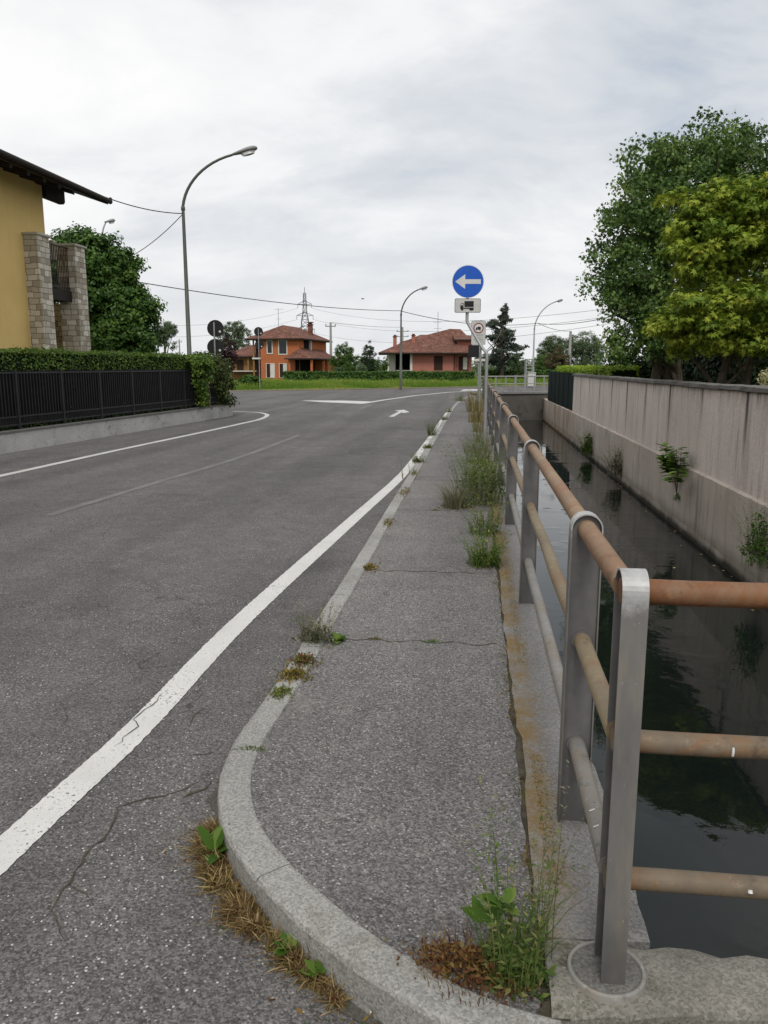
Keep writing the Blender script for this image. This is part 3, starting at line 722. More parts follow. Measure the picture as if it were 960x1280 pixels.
while v < 32.6:
    L = min(2.3, 32.6-v); d = rnd.uniform(-.008,.008)
    m = 10; ys_ = [v+.006+(L-.012)*i/m for i in range(m+1)]
    pr = [(3.81,1.307),(3.795,1.32),(3.80,1.378),(3.83,1.388),(4.12,1.388),(4.14,1.307)]
    vs = [(x+rnd.uniform(-.007,.007)+d, y, z+rnd.uniform(-.006,.006)+d) for y in ys_ for x, z in pr]; q = 6
    mb.add(vs, [(i*q+j, (i+1)*q+j, (i+1)*q+(j+1)%q, i*q+(j+1)%q)[::-1] for i in range(m) for j in range(q)] + [tuple(range(q))[::-1], tuple(range(m*q,m*q+q))], 0)
    v += L
build('cap', mb, M['concrete_cap'], root)
# dark green sheet fence beyond the wall
root = thing('sheet_fence', 'dark green sheet metal fence at the far end of the rendered wall', 'fence', (3.9,38,-.05))
for k in range(6):
    y0 = 32.65+k*1.8; mb = MB(); pts = []
    for i in range(25):
        y = y0 + 1.79*i/24; pts.append((3.875+(.02 if (i//2)%2 else 0) - .012*k, y))
    vs = [(p[0],p[1],-.11) for p in pts]+[(p[0],p[1],1.41+.005*(k%2)) for p in pts]
    mb.add(vs, [(i, i+1, 25+i+1, 25+i)[::-1] for i in range(24)], 0)
    b2 = [(p[0]+.02,p[1],p[2]) for p in vs]; mb.add(b2, [(i, i+1, 25+i+1, 25+i) for i in range(24)], 0)
    build('panel', mb, M['sheet_green'], root)
# bridge parapet wall facing us
A_, B_ = Vector((.30,44.05,0)), Vector((4.3,46.15,0)); ax = (B_-A_).normalized(); ay = Vector((-ax.y,ax.x,0))
mb = MB(); mb.obox((A_+B_)/2+ay*.22, ax, ay, (B_-A_).length/2+.4, .2, -2.0, .16); mb.obox((A_+B_)/2+ay*.2, ax, ay, (B_-A_).length/2+.5, .26, .16, .262, 1)
tag(build('bridge_wall', mb, [M['concrete_abutment'], M['concrete_coping']]), 'dark stained concrete bridge wall closing the far end of the canal', 'bridge wall')
mb = MB(); mb.sheet([(.4,44.4),(4.6,46.6),(14,51),(40,66),(40,67),(12,54.2),(2.8,49),(.9,47)], .11)
mb.sheet([(4.2,46.2),(40,60),(40,66.3),(14,51.2)], .108)
tag(build('bridge_pavement', mb, M['asphalt_path']), kind='structure')
root = thing('bridge_railing', 'small grey railing on the bridge wall at the canal bend', 'railing', tuple(A_+ay*.2+Vector((0,0,.26))))
L = (B_-A_).length; k = 0; s = .35
while s < L+1.6:
    mb = MB(); c = A_+ax*s+ay*.2; w = .055 if k % 4 != 3 else .10
    mb.obox(c, ax, ay, w/2, .03, .262, 1.14 if k % 4 != 3 else 1.19)
    build('post', mb, M['galvanised'], root); s += .62; k += 1
for z, r in ((1.12,.035),(.72,.025)):
    mb = MB(); a = A_+ay*.2; mb.tube([a+Vector((0,0,z)), a+ax*(L+1.6)+Vector((0,0,z))], r, 8); build('rail', mb, M['pole_concrete'], root)

# ------------------------------------------------------------------ tube railing along the canal
RX = .364; ZB = .117; ZT = 1.205; PW = .102; PD = .058; ZR = [ZT-PW/2-.002, .775, .405]
root = thing('guard_railing', 'grey post railing with rust tan tubes beside the pavement, turning over the canal', 'railing', (RX,1.84,ZB))
def post_outline(w, h, n=14):
    r = w/2; out = [(-r,0),(r,0)]
    for i in range(n+1):
        t = PI*i/n; out.append((r*math.cos(t), h-r+r*math.sin(t)))
    return out
def make_post(name, c, faxis, dep, zb=ZB):
    """c: plan centre; faxis: direction its recessed faces look along"""
    fa = Vector(faxis); sx = Vector((-fa.y, fa.x, 0)); up = Vector((0,0,1)); h = ZT-zb
    o = Vector((c[0],c[1],zb)); out = post_outline(PW, h); inn = [(x*.91, min(z, h-PW/2)+ (max(0,z-(h-PW/2)))*.91) for x, z in out]
    mb = MB(); N = len(out); T0 = -dep/2
    def P(p, t): return o + sx*p[0] + up*p[1] + fa*t
    # outer strip: a band bent over the top, open at the two faces
    bf = [P(p,-dep/2) for p in out]; ff = [P(p,dep/2) for p in out]; bi = [P(p,-dep/2) for p in inn]; fi = [P(p,dep/2) for p in inn]
    seq = list(range(1, N)) + [0]
    A4 = bf+ff+bi+fi
    for a, b in zip(seq, seq[1:]):
        za = min(out[a][1], out[b][1]); top = 0
        mb.add([A4[a],A4[b],A4[N+b],A4[N+a]], [(0,1,2,3)], top)
        mb.add([A4[2*N+a],A4[2*N+b],A4[3*N+b],A4[3*N+a]], [(3,2,1,0)], 1)
        mb.add([A4[N+a],A4[N+b],A4[3*N+b],A4[3*N+a]], [(0,1,2,3)], top)
        mb.add([A4[a],A4[b],A4[2*N+b],A4[2*N+a]], [(3,2,1,0)], top)
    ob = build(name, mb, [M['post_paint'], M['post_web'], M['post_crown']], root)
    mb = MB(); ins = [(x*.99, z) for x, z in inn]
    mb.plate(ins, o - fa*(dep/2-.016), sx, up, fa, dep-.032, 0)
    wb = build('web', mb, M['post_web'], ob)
    return ob
# the corner post looks sideways, the others along the pavement
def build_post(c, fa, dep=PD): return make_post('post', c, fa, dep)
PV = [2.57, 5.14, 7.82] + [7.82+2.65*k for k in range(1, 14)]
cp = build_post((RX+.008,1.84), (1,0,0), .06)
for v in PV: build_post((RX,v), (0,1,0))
mb = MB(); mb.lathe((RX,1.84,ZB+.012), [(.088,.012),(.0885,.017),(.096,.017),(.099,.012),(.100,-.03)], 32); mb.lathe((RX,1.84,ZB+.012), [(.089,.0118),(.0,.0125)], 32, 1); build('base_plate', mb, [M['rail_grey'], M['concrete_cap']], root)
cols = ['rail_tan', 'rail_beige', 'rail_grey']; crs = ['rail_rust', 'rail_rust_grey', 'rail_rust_grey']
names = ['top_rail', 'middle_rail', 'lower_rail']; rr = [.030, .0275, .0275]
for z, r, mname, cn, nm in zip(ZR, rr, cols, crs, names):
    mb = MB(); ys_ = [1.885]+[v for v in np.arange(2.2, 42.6, .6)]
    mb.tube([(RX + (.0 if y < 2.6 else rnd.uniform(-.003,.003)), y, z + rnd.uniform(-.002,.002)) for y in ys_], r, 18, 0)
    if nm == 'lower_rail':
        for y, a in ((2.02,.6),(2.1,.8)): mb.tube([(RX-.02,y,z+r*.85),(RX-.005,y+.004,z+r*1.02)], .0025, 5, 1)
    build(nm, mb, [M[mname], M['white_drop']], root)
    mb = MB(); xs_ = [RX-.018]+list(np.arange(.5, 3.86, .3))
    mb.tube([(x, 1.84+rnd.uniform(-.001,.001), z + rnd.uniform(-.0015,.0015)-.005*(x-RX)) for x in xs_], r, 18, 0)
    if nm != 'top_rail':
        for _ in range(9 if nm == 'lower_rail' else 6):
            x = rnd.uniform(.42,1.9); w = rnd.uniform(.004,.011); a0 = rnd.uniform(-.3,.6)
            pts = [(x, 1.84 - math.cos(a0-.25*i)*(r+.0006), z-.005*(x-RX)+math.sin(a0-.25*i)*(r+.0006)) for i in range(rnd.randint(2,4))]
            mb.tube(pts, [w*.5]*1+[w*.62]*(len(pts)-1), 6, 1)
    build(nm, mb, [M[cn], M['white_drop']], root)
    if nm != 'top_rail':
        for y in PV[:4]:
            mb = MB(); mb.tube([(RX,y-.0215,z),(RX,y-.016,z)], r+.006, 18); build('collar', mb, M['post_web'], root)
# end post of the cross rails on the far bank
make_post('post', (3.70,1.84), (1,0,0), .075)
# ------------------------------------------------------------------ plants
def tube_path(rng, a, b, k=5, wob=.06):
    a = Vector(a); b = Vector(b); L = (b-a).length
    return [a.lerp(b, i/k) + (Vector((rng.uniform(-1,1), rng.uniform(-1,1), rng.uniform(-.3,.3)))*L*wob if 0 < i < k else Vector()) for i in range(k+1)]
def tree(name, label, cat, base, blobs, nclump, nleaf, cr, ls, mat, seed, tpl=LEAF, trunks=1, tr=.15, bark='bark', group=None, limbs=7, core=0, **kw):
    rng = np.random.default_rng(seed); root = thing(name, label, cat, tuple(base), 0, group); off = Vector(base)
    (V, L, T, t), cc = crown_arrays(rng, blobs, nclump, nleaf, cr, ls, tpl, **kw)
    st = np.concatenate([[0], np.cumsum(T)[:-1]])
    o = mesh_np('crown', V, L, st, T, t, M[mat], root, off)
    mb = MB(); zc = np.mean([b[2] for b in blobs]); top = max(b[2] for b in blobs)
    for k in range(trunks):
        a = rng.uniform(0, 2*PI); sp = .0 if trunks == 1 else tr*2.0
        b0 = Vector((base[0]+math.cos(a+k*2.1)*sp, base[1]+math.sin(a+k*2.1)*sp, base[2]-.05))
        b = blobs[k % len(blobs)]
        tip = Vector((b[0]*.5+base[0]*.5 + (b0.x-base[0]), b[1]*.5+base[1]*.5, base[2]+(b[2]-base[2])*.9))
        pth = tube_path(rng, b0, tip, 6, .03); mb.tube(pth, [tr*(1-.11*i) for i in range(7)], 9, 0)
        for j in range(limbs):
            i0 = 2 + j % 4; tgt = cc[rng.integers(len(cc))]
            p = tube_path(rng, pth[i0], Vector(tgt), 4, .07); mb.tube(p, [tr*.42*(1-.2*i) for i in range(5)], 6, 0)
    build('trunk', mb, M[bark], root)
    return root
# --- dark maple behind the wall
tb = at(838, 472, 24.5); tb.z = -.05; bx, by = tb.x, tb.y
def pb(px, py, D, rx, ry, rz): q = at(px, py, D); return (q.x, q.y, q.z, rx, ry, rz)
blobs = [pb(850,300,24.5,2.1,2.2,2.6), pb(795,300,24.3,1.15,1.6,1.9), pb(795,375,24,1.2,1.5,1.5), pb(815,225,25,1.05,1.4,1.2), pb(885,190,25,1.35,1.5,.95), pb(850,200,25,.9,1.2,.85), pb(960,200,25.3,1.5,1.7,1.05), pb(925,230,25.3,1.5,1.7,1.5), pb(930,330,25.5,2.0,2.0,2.4), pb(762,340,24,.75,1.1,1.1), pb(772,268,24,.6,.9,.8), pb(1000,290,26,1.6,1.8,2.4), pb(838,410,24,1.5,1.3,1.0), pb(790,425,23.6,.95,.9,.75)]
# upright shoots along the top of the crown
rc0 = random.Random(9)
for sx_, sy_ in ((750,280),(733,318),(746,375),(755,400),(790,190),(812,182),(834,176),(857,162),(894,156),(914,160),(935,166),(955,163),(800,180),(822,172),(845,166),(868,160),(884,152),(903,150),(925,168),(945,160),(965,162),(775,215),(757,255),(741,305),(738,345)): blobs.append(pb(sx_+rc0.uniform(-5,5),sy_+rc0.uniform(2,14),24.6,.10,.14,.46))
tree('maple_tree', 'tall dark green maple behind the rendered wall', 'tree', tb, blobs, 1000, 66, .40, .115, 'leaf_maple_dark', 11, LEAF2, trunks=3, tr=.2, bark='bark', up=.1, out=.4, surf=.45, limbs=9)
# --- golden Japanese maple in front of it
tb = at(925, 480, 15.5); tb.z = -.05
blobs = [pb(918,262,15.6,.95,1.1,.50), pb(880,290,15.5,.62,.9,.52), pb(960,270,15.3,1.1,1.3,.7), pb(925,310,15.3,1.0,1.2,.55), pb(880,335,15.4,.52,.8,.38), pb(862,250,15.6,.36,.5,.26), pb(848,305,15.5,.26,.5,.35),
         pb(940,372,14.9,1.0,1.1,.42), pb(900,385,14.9,.8,.9,.42), pb(862,392,15.0,.6,.8,.42), pb(1000,370,15.2,1.2,1.3,.9), pb(905,422,14.9,.85,.9,.28), pb(845,412,15.2,.45,.6,.32), pb(975,415,14.8,.9,1.0,.38), pb(870,430,15.0,.5,.6,.20), pb(940,432,14.9,.5,.6,.16)]
tree('japanese_maple', 'golden green Japanese maple in front of the tall dark maple', 'tree', tb, blobs, 620, 66, .27, .098, 'leaf_maple_gold', 12, STAR, trunks=2, tr=.10, bark='bark', up=.8, out=.5, flat=.45, surf=.28, limbs=10)
# --- dense laurel beside the yellow house
tb = at(130, 440, 31); tb.z = 0
blobs = [pb(118,335,31,1.35,1.6,1.4), pb(150,330,31,.7,.9,.75), pb(105,305,31.3,.75,1.0,.55), pb(130,390,31,1.75,1.8,1.4), pb(165,390,30.6,.8,1.0,.8), pb(180,385,30.6,.48,.6,.45), pb(95,360,31.5,1.2,1.4,2.0), pb(140,425,30.6,1.7,1.6,1.0), pb(172,425,30.4,.75,.9,.6), pb(85,420,31,1.2,1.2,1.3)]
tree('laurel_tree', 'dense dark green laurel tree next to the yellow house', 'tree', tb, blobs, 620, 110, .38, .125, 'leaf_laurel', 13, OVAL, trunks=2, tr=.16, up=.35, out=.9, surf=.25)
# --- trees far behind
def far(name, label, cat, px, D, zb, blobs, nc, nl, cr, ls, mat, seed, group=None, tpl=LEAF, **kw):
    b = at(px, 470, D); b.z = zb
    return tree(name, label, cat, b, [pb(x,y,D+dd,rx*D/985,rx*D/985*1.1,rz*D/985) for x,y,dd,rx,rz in blobs], nc, nl, cr*D/985, ls*D/985, mat, seed, tpl, group=group, **kw)
far('pine_tree', 'pale round-headed tree far off between the laurel and the tall lamp', 'tree', 208, 150, 0, [(204,414,0,13,11),(212,412,0,9,9),(198,424,0,7,7),(214,432,0,7,4),(203,430,0,6,5)], 198, 52, 3.20, 1.70, 'leaf_far', 21, tr=.35, limbs=5)
far('distant_tree', 'grey green tree rising behind the roof left of the orange house', 'tree', 295, 135, 0, [(293,412,0,14,10),(280,420,0,8,9),(305,418,0,9,8),(295,430,0,16,10)], 234, 52, 3.00, 1.61, 'leaf_far', 22, tr=.3, limbs=5)
far('plum_tree', 'dark purple plum tree beside the low wing of the orange house', 'tree', 284, 88, 0, [(284,436,0,11,14),(291,448,0,7,12),(276,446,0,8,12),(284,458,0,9,8)], 216, 56, 2.80, 1.61, 'leaf_plum', 23, tr=.1, limbs=5)
far('round_tree', 'rounded mid green tree right of the orange house', 'tree', 430, 88, 0, [(430,442,0,12,14),(422,450,0,9,10),(437,452,0,11,11),(428,458,0,14,9)], 270, 68, 2.60, 1.44, 'leaf_mid', 24, tr=.12, limbs=5)
far('conifer_tree', 'dark conifer between the round tree and the pink house', 'tree', 461, 90, 0, [(461,436,0,6,9),(461,447,0,10,9),(463,457,0,13,9),(456,455,0,8,8)], 270, 62, 2.20, 1.27, 'leaf_dark', 25, tr=.12, limbs=5)
for i, (px, py, rx, rz, lab) in enumerate([(436,460,8,7,'small bush under the rounded mid green tree'),(452,461,7,6,'small bush in front of the dark conifer'),(476,455,9,9,'leafy bush left of the pink house porch'),(422,463,5,5,'lowest bush right of the orange house porch')]):
    far('garden_bush', lab, 'bush', px, 84, 0, [(px,py,0,rx,rz),(px+rx*.6,py+2,0,rx*.6,rz*.7)], 60, 40, 1.8, 1.4, ['leaf_mid','leaf_far','leaf_mid','leaf_far'][i], 30+i, tr=.05, limbs=3)
# cedar: tiers of flat branches on a leaning leader
bl = []
rc = random.Random(3)
for i, (y, w) in enumerate([(386,3.5),(392,6),(399,11),(405,15),(412,16),(418,18),(425,22),(432,24),(438,23),(446,25),(454,22)]):
    for k in range(3 if w > 8 else 1):
        bl.append((626 + (4 if y < 400 else 0) + rc.uniform(-.85,.85)*w*1.1, y+rc.uniform(-3,3), rc.uniform(-2,2), w*.55 if w > 8 else w*.8, 3.4))
bl += [(633,384,0,2.2,4),(631,390,0,3.5,5),(630,396,0,5,6),(628,403,0,7,7),(633,384,0,2.2,4),(631,390,0,3.5,5),(629,398,0,6,6),(622,452,0,14,14), (628,425,0,7,22)]
far('cedar_tree', 'blue grey cedar with layered branches behind the sign post', 'tree', 626, 82, 0, bl, 420, 44, 2.6, 2.6, 'leaf_cedar', 41, tpl=LEAF, tr=.22, limbs=22, up=.5, out=.3, flat=.35)
far('shrub', 'green shrub at the foot of the cedar', 'bush', 648, 80, 0, [(645,452,0,9,9),(654,458,0,8,7)], 144, 50, 2.00, 1.27, 'leaf_far', 42, tr=.06, limbs=3)
far('poplar_tree', 'broad hazy green tree behind the concrete pole', 'tree', 728, 190, 0, [(728,430,0,20,15),(742,436,0,15,15),(715,436,0,14,12),(732,448,0,24,14),(705,432,0,9,9)], 468, 56, 3.60, 1.61, 'leaf_far', 43, tr=.4, limbs=5)
far('poplar_tree', 'hazy green tree left of the broad one near the right street lamp', 'tree', 690, 185, 0, [(690,430,0,13,10),(682,438,0,11,10),(700,438,0,12,12),(690,450,0,18,12)], 342, 56, 3.40, 1.61, 'leaf_far', 44, tr=.4, limbs=5)
far('copper_tree', 'small brownish tree behind the concrete pole', 'tree', 697, 92, 0, [(696,444,0,10,9),(688,450,0,9,9),(706,448,0,8,8),(698,458,0,14,8)], 216, 50, 2.20, 1.36, 'leaf_brown', 45, tr=.12, limbs=7)
far('willow_tree', 'light green tree right beside the right street lamp', 'tree', 677, 96, 0, [(677,452,0,11,11),(672,460,0,12,7),(682,462,0,12,6)], 216, 55, 2.20, 1.36, 'leaf_mid', 46, tr=.1, limbs=5)
# a far wood closing the horizon (reads as one mass)
rng = np.random.default_rng(50); B = []
for k in range(150):
    a = rng.uniform(-.75,.75); D = rng.uniform(230,300); h = rng.uniform(2.5,5.2)
    p = CFWD*D + CRIGHT*D*math.tan(a); B.append((p.x, p.y, h*.5, rng.uniform(4,9), 5, h*.55))
(Vv, Ll, Tt, tt), _ = crown_arrays(rng, B, 1100, 22, 1.9, 1.05, LEAF, surf=.4)
tag(mesh_np('far_wood', Vv, Ll, np.concatenate([[0],np.cumsum(Tt)[:-1]]), Tt, tt, M['leaf_far']), 'low band of distant woodland along the horizon', 'woodland', kind='stuff')

# --- hedges
def hedge(name, label, path, width, z0, z1, n, ls, mat, seed, cat='hedge', rough=.05, tpl=OVAL, off=(0,0,0), core=True):
    """clipped hedge along a plan polyline: leaf shell over a dark box added to block the view"""
    rng = np.random.default_rng(seed); P = np.array(path, float); seg = np.diff(P, axis=0); ln = np.linalg.norm(seg, axis=1); cum = np.concatenate([[0], np.cumsum(ln)])
    h = z1-z0; per = np.array([h, width, h, width*.0+.001]); 
    s = rng.uniform(0, cum[-1], n); i = np.clip(np.searchsorted(cum, s, side='right')-1, 0, len(ln)-1)
    t = (s-cum[i])/ln[i]; c = P[i]+seg[i]*t[:,None]; d = seg[i]/ln[i][:,None]; nr = np.stack([d[:,1], -d[:,0]], 1)
    face = rng.choice(3, n, p=np.array([h,width,h])/(2*h+width)); u = rng.uniform(0,1,n); dep = np.abs(rng.normal(0, rough, n))
    wob = .05*np.sin(s*2.1)+.04*np.sin(s*5.3+1)+rng.normal(0,.012,n)
    side = np.where(face==0, width/2-dep, np.where(face==2, -width/2+dep, (u-.5)*width))
    z = np.where(face==1, z1-dep+wob*.6+ (rng.uniform(0,1,n)<.04)*rng.uniform(0,.09,n), z0+u*h)
    side = side + wob*.4*np.sign(side)
    X = np.stack([c[:,0]+nr[:,0]*side, c[:,1]+nr[:,1]*side, z], 1)
    N = np.stack([nr[:,0]*np.where(face==0,1,np.where(face==2,-1,0)), nr[:,1]*np.where(face==0,1,np.where(face==2,-1,0)), (face==1)*1.0+.35], 1)+rng.normal(0,.55,(n,3))
    cl = np.sin(s*3.1)*np.cos(z*7+s)*.5+.5
    tint = np.clip(.35*cl+.65*rng.uniform(0,1,n)**1.1, 0, 1)
    V, L, T, tt = leaf_arrays(tpl, X, rot_from(N, rng.uniform(0,2*PI,n)), ls*rng.uniform(.6,1.3,n), tint)
    root = thing(name, label, cat, (path[0][0], path[0][1], z0))
    mesh_np('foliage', V, L, np.concatenate([[0],np.cumsum(T)[:-1]]), T, tt, M[mat], root, root.location)
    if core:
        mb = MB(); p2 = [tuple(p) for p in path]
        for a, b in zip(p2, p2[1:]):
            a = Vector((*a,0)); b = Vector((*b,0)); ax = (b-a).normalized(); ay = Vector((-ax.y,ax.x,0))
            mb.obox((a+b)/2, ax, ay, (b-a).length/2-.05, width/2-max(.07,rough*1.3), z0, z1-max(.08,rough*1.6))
        build('core_box', mb, M['foliage_core'], root)  # plain dark box added so the leaf shell is not see-through
    return root
FA, FB = Vector((-9.78,4.0,0)), Vector((-8.31,26.2,0)); fd = (FB-FA).normalized(); fn = Vector((-fd.y, fd.x, 0))   # fn points away from the road
q = lambda s, o: (FA+fd*s+fn*o)
Ltot = (FB-FA).length
hedge('hedge', 'clipped green hedge along the road in front of the yellow house', [tuple(q(s,.62))[:2] for s in (.0,7,14,Ltot-1.2)], .8, .3, 2.02, 60000, .052, 'leaf_hedge', 61)
# ivy falling over the fence, and the shrub at its end
def bush(name, label, base, blobs, nc, nl, cr, ls, mat, seed, cat='bush', tpl=OVAL, **kw):
    return tree(name, label, cat, base, blobs, nc, nl, cr, ls, mat, seed, tpl, trunks=1, tr=kw.pop('tr', .04), limbs=kw.pop('limbs', 5), **kw)
p = q(Ltot-2.4, -.05)
bush('ivy', 'ivy tumbling over the end of the black garden fence', (p.x+.3,p.y,.4), [(p.x,p.y,1.75,.32,.5,.3),(p.x,p.y,1.3,.16,.42,.45),(p.x,p.y+.1,.8,.12,.33,.35)], 90, 60, .17, .075, 'leaf_hedge', 62, 'ivy', tr=.02)
p = q(Ltot-.55, .35)
bush('laurel_bush', 'big dark rounded bush at the road corner of the fence', (p.x,p.y,.0), [(p.x-.1,p.y,1.45,.62,.75,.68),(p.x+.05,p.y+.2,.85,.58,.75,.6),(p.x-.5,p.y+.5,1.3,.6,.7,.7)], 170, 75, .24, .075, 'leaf_bush', 63, up=.3, out=.8, tr=.05)
tree_l = None
hedge('hedge', 'dark clipped hedge beyond the grass in front of the orange and pink houses', [tuple(at(x,470,D))[:2] for x, D in ((355,74),(430,75),(520,76),(592,77))], 1.0, 0, 1.15, 16000, .17, 'leaf_laurel', 64, rough=.08)
hedge('hedge', 'clipped hedge beyond the road right of the sign posts', [tuple(at(x,470,D))[:2] for x, D in ((600,84),(650,86),(700,88),(770,90))], 1.0, 0, 1.25, 9000, .2, 'leaf_laurel', 65, rough=.08)
hedge('hedge', 'bright lime hedge showing above the dark green sheet fence', [(4.75,26.5),(4.7,34),(4.6,43)], .9, 0, 1.66, 22000, .075, 'leaf_lime', 66, rough=.07)
hedge('hedge', 'tall dark evergreen hedge under the maples behind the rendered wall', [(8.6,8),(8.4,16),(8.0,24),(7.6,31)], 1.2, 0, 3.3, 26000, .14, 'leaf_dark', 67, rough=.16)
p = at(790,470,27.5)
bush('evergreen_bush', 'dark evergreen bush at the left foot of the tall maple', (p.x,p.y,-.05), [(p.x,p.y,1.2,.75,.8,1.0),(p.x+.9,p.y+.2,1.1,.7,.8,.9),(p.x-.55,p.y,2.0,.28,.4,.8),(p.x-.2,p.y,1.0,.9,.8,.9)], 190, 55, .26, .10, 'leaf_dark', 68)
p = atu(962,478,4.72)
bush('variegated_bush', 'pale variegated bush peeping over the wall at the right edge', (p.x,p.y,-.05), [(p.x,p.y,1.22,.33,.35,.38),(p.x+.4,p.y+.1,1.2,.4,.4,.42)], 60, 70, .13, .045, 'leaf_pale', 69)
# grass verge across the road
def verge():
    rng = np.random.default_rng(70); parts = []
    fk = np.array(far_kerb[1:9], float); n = 75000
    s = rng.uniform(0, len(fk)-1.001, n); s = 1 + (s*(len(fk)-2)/(len(fk)-1)) ; i = s.astype(int); t = s-i
    i = np.clip(i, 0, len(fk)-2)
    c = fk[i]+(fk[i+1]-fk[i])*t[:,None]; d = fk[i+1]-fk[i]; d /= np.linalg.norm(d, axis=1, keepdims=True)
    o = .25+rng.uniform(0,1,n)**1.6*17; P = np.stack([c[:,0]-d[:,1]*o, c[:,1]+d[:,0]*o, 0*o-.03], 1)
    pat = .5+.5*np.sin(P[:,0]*.9+np.cos(P[:,1]*.6)*2)
    hgt = (.14+.5*np.clip((o-.3)/3.0,0,1))*(.55+.75*pat*rng.uniform(.4,1,n))
    tint = np.clip(.4*pat+.6*rng.uniform(0,1,n)+.5*(o<.9)*rng.uniform(0,1,n),0,1)
    a = blade_arrays(rng, P, hgt, .075, rng.uniform(.1,.7,n), tint=tint)
    V,L,st,T,tt = join_arrays([a])
    tag(mesh_np('verge_grass', V,L,st,T,tt, M['grass_verge']), 'long lush grass on the verge across the road', 'grass', kind='stuff')
verge()
p = at(313,487,58)
bush('weed_bush', 'low green bush in the verge grass near the thin sign pole', (p.x-.0,p.y,0), [(at(312,474,59).x,at(312,474,59).y,.55,.75,.6,.5)], 60, 40, .2, .16, 'leaf_mid', 71)
# edging of the far verge
mb = MB(); fk = far_kerb[1:9]; mb.ribbon(fk, .55, .06, 0)
n = len(fk); L_ = offs(fk, .275); mb.add([(p[0],p[1],0) for p in L_]+[(p[0],p[1],.06) for p in L_], [(i,i+1,n+i+1,n+i)[::-1] for i in range(n-1)], 0)
tag(build('verge_kerb', mb, M['verge_dirt']), kind='structure')

# --- weeds on the pavement
def weed(name, label, base, parts_fn, mat, seed, cat='weed', group=None, mats=None):
    rng = np.random.default_rng(seed); arr = parts_fn(rng, np.array(base, float))
    if mats is None: mats = [M[mat]]
    V,L,st,T,tt = join_arrays(arr); mi = np.concatenate([np.full(len(a[2]), (a[4] if len(a) > 4 else 0)) for a in arr])
    o = mesh_np(name, V, L, st, T, tt, mats, None, base, mi); o.location = base
    return tag(o, label, cat, group)
def stalks(rng, base, n, h, spread, leaf, nl, lean=.35, w=.004, mi=0, up=.3, tpl=LEAF):
    """upright stems set with leaves"""
    out = []; a = rng.uniform(0,2*PI,n); r = spread*rng.uniform(0,1,n)**.7
    P = base+np.stack([np.cos(a)*r, np.sin(a)*r, 0*a], 1); H_ = h*rng.uniform(.5,1.05,n); ln = lean*rng.uniform(.1,1,n); az = a+rng.uniform(-.7,.7,n)
    st = blade_arrays(rng, P, H_, w, ln, az, 4); out.append((*st, mi))
    k = nl; t = np.tile(np.linspace(.12,1,k), n)+rng.normal(0,.03,n*k); i = np.repeat(np.arange(n), k)
    d = np.stack([np.cos(az), np.sin(az), 0*az], 1)
    Q = P[i]+d[i]*(ln*H_)[i][:,None]*(t*t)[:,None]+np.array([0,0,1])*(H_[i]*(t-.35*ln[i]*t*t))[:,None]
    aa = rng.uniform(0,2*PI,n*k); dirv = np.stack([np.cos(aa), np.sin(aa), rng.uniform(.1,.9,n*k)], 1); dirv /= np.linalg.norm(dirv,axis=1,keepdims=True)
    nrm = np.cross(np.cross(dirv, np.array([0,0,1.])), dirv); x = np.cross(dirv, nrm)
    R = np.stack([x, dirv, nrm], axis=2)
    out.append((*leaf_arrays(tpl, Q, R, leaf*rng.uniform(.5,1.2,n*k)*(1.15-.6*np.clip(t,0,1)), rng.uniform(0,1,n*k)), mi)); return out
def tuft(rng, base, n, h, spread, w=.004, lean=.8, mi=0, z=0.0, el=(1,1)):
    a = rng.uniform(0,2*PI,n); r = spread*rng.uniform(0,1,n)**.6
    P = base+np.stack([np.cos(a)*r*el[0], np.sin(a)*r*el[1], 0*a+z], 1)
    return [(*blade_arrays(rng, P, h*rng.uniform(.35,1.1,n), w, lean*rng.uniform(.2,1,n), a+rng.uniform(-.8,.8,n)), mi)]
def rosette(rng, base, n, size, mi=0, up=.45, tpl=OVAL):
    a = rng.uniform(0,2*PI,n); el = rng.uniform(.15,up+.35,n); dirv = np.stack([np.cos(a)*np.cos(el), np.sin(a)*np.cos(el), np.sin(el)], 1)
    nrm = np.cross(np.cross(dirv, np.array([0,0,1.])), dirv); R = np.stack([np.cross(dirv,nrm), dirv, nrm], axis=2)
    return [(*leaf_arrays(tpl, base[None,:]+dirv*size*.08, R, size*rng.uniform(.6,1.1,n), rng.uniform(0,1,n)), mi)]
def mosspad(rng, base, n, rx, ry, h, leaf, mi=0, ang=0.0, tpl=LEAF):
    u = rng.normal(0,.5,n); v = rng.normal(0,.5,n); ca, sa = math.cos(ang), math.sin(ang)
    P = base+np.stack([u*rx*ca-v*ry*sa, u*rx*sa+v*ry*ca, h*np.clip(1-(u*u+v*v),0,1)*rng.uniform(0,1,n)], 1)
    nr = unit(rng,n)*.9+np.array([0,0,.6])
    return [(*leaf_arrays(tpl, P, rot_from(nr, rng.uniform(0,2*PI,n)), leaf*rng.uniform(.5,1.3,n), rng.uniform(0,1,n)), mi)]
GW = 'weeds in the joints of the pavement'
ms = lambda *a: [M[x] for x in a]
b = (.12,1.83,.105)
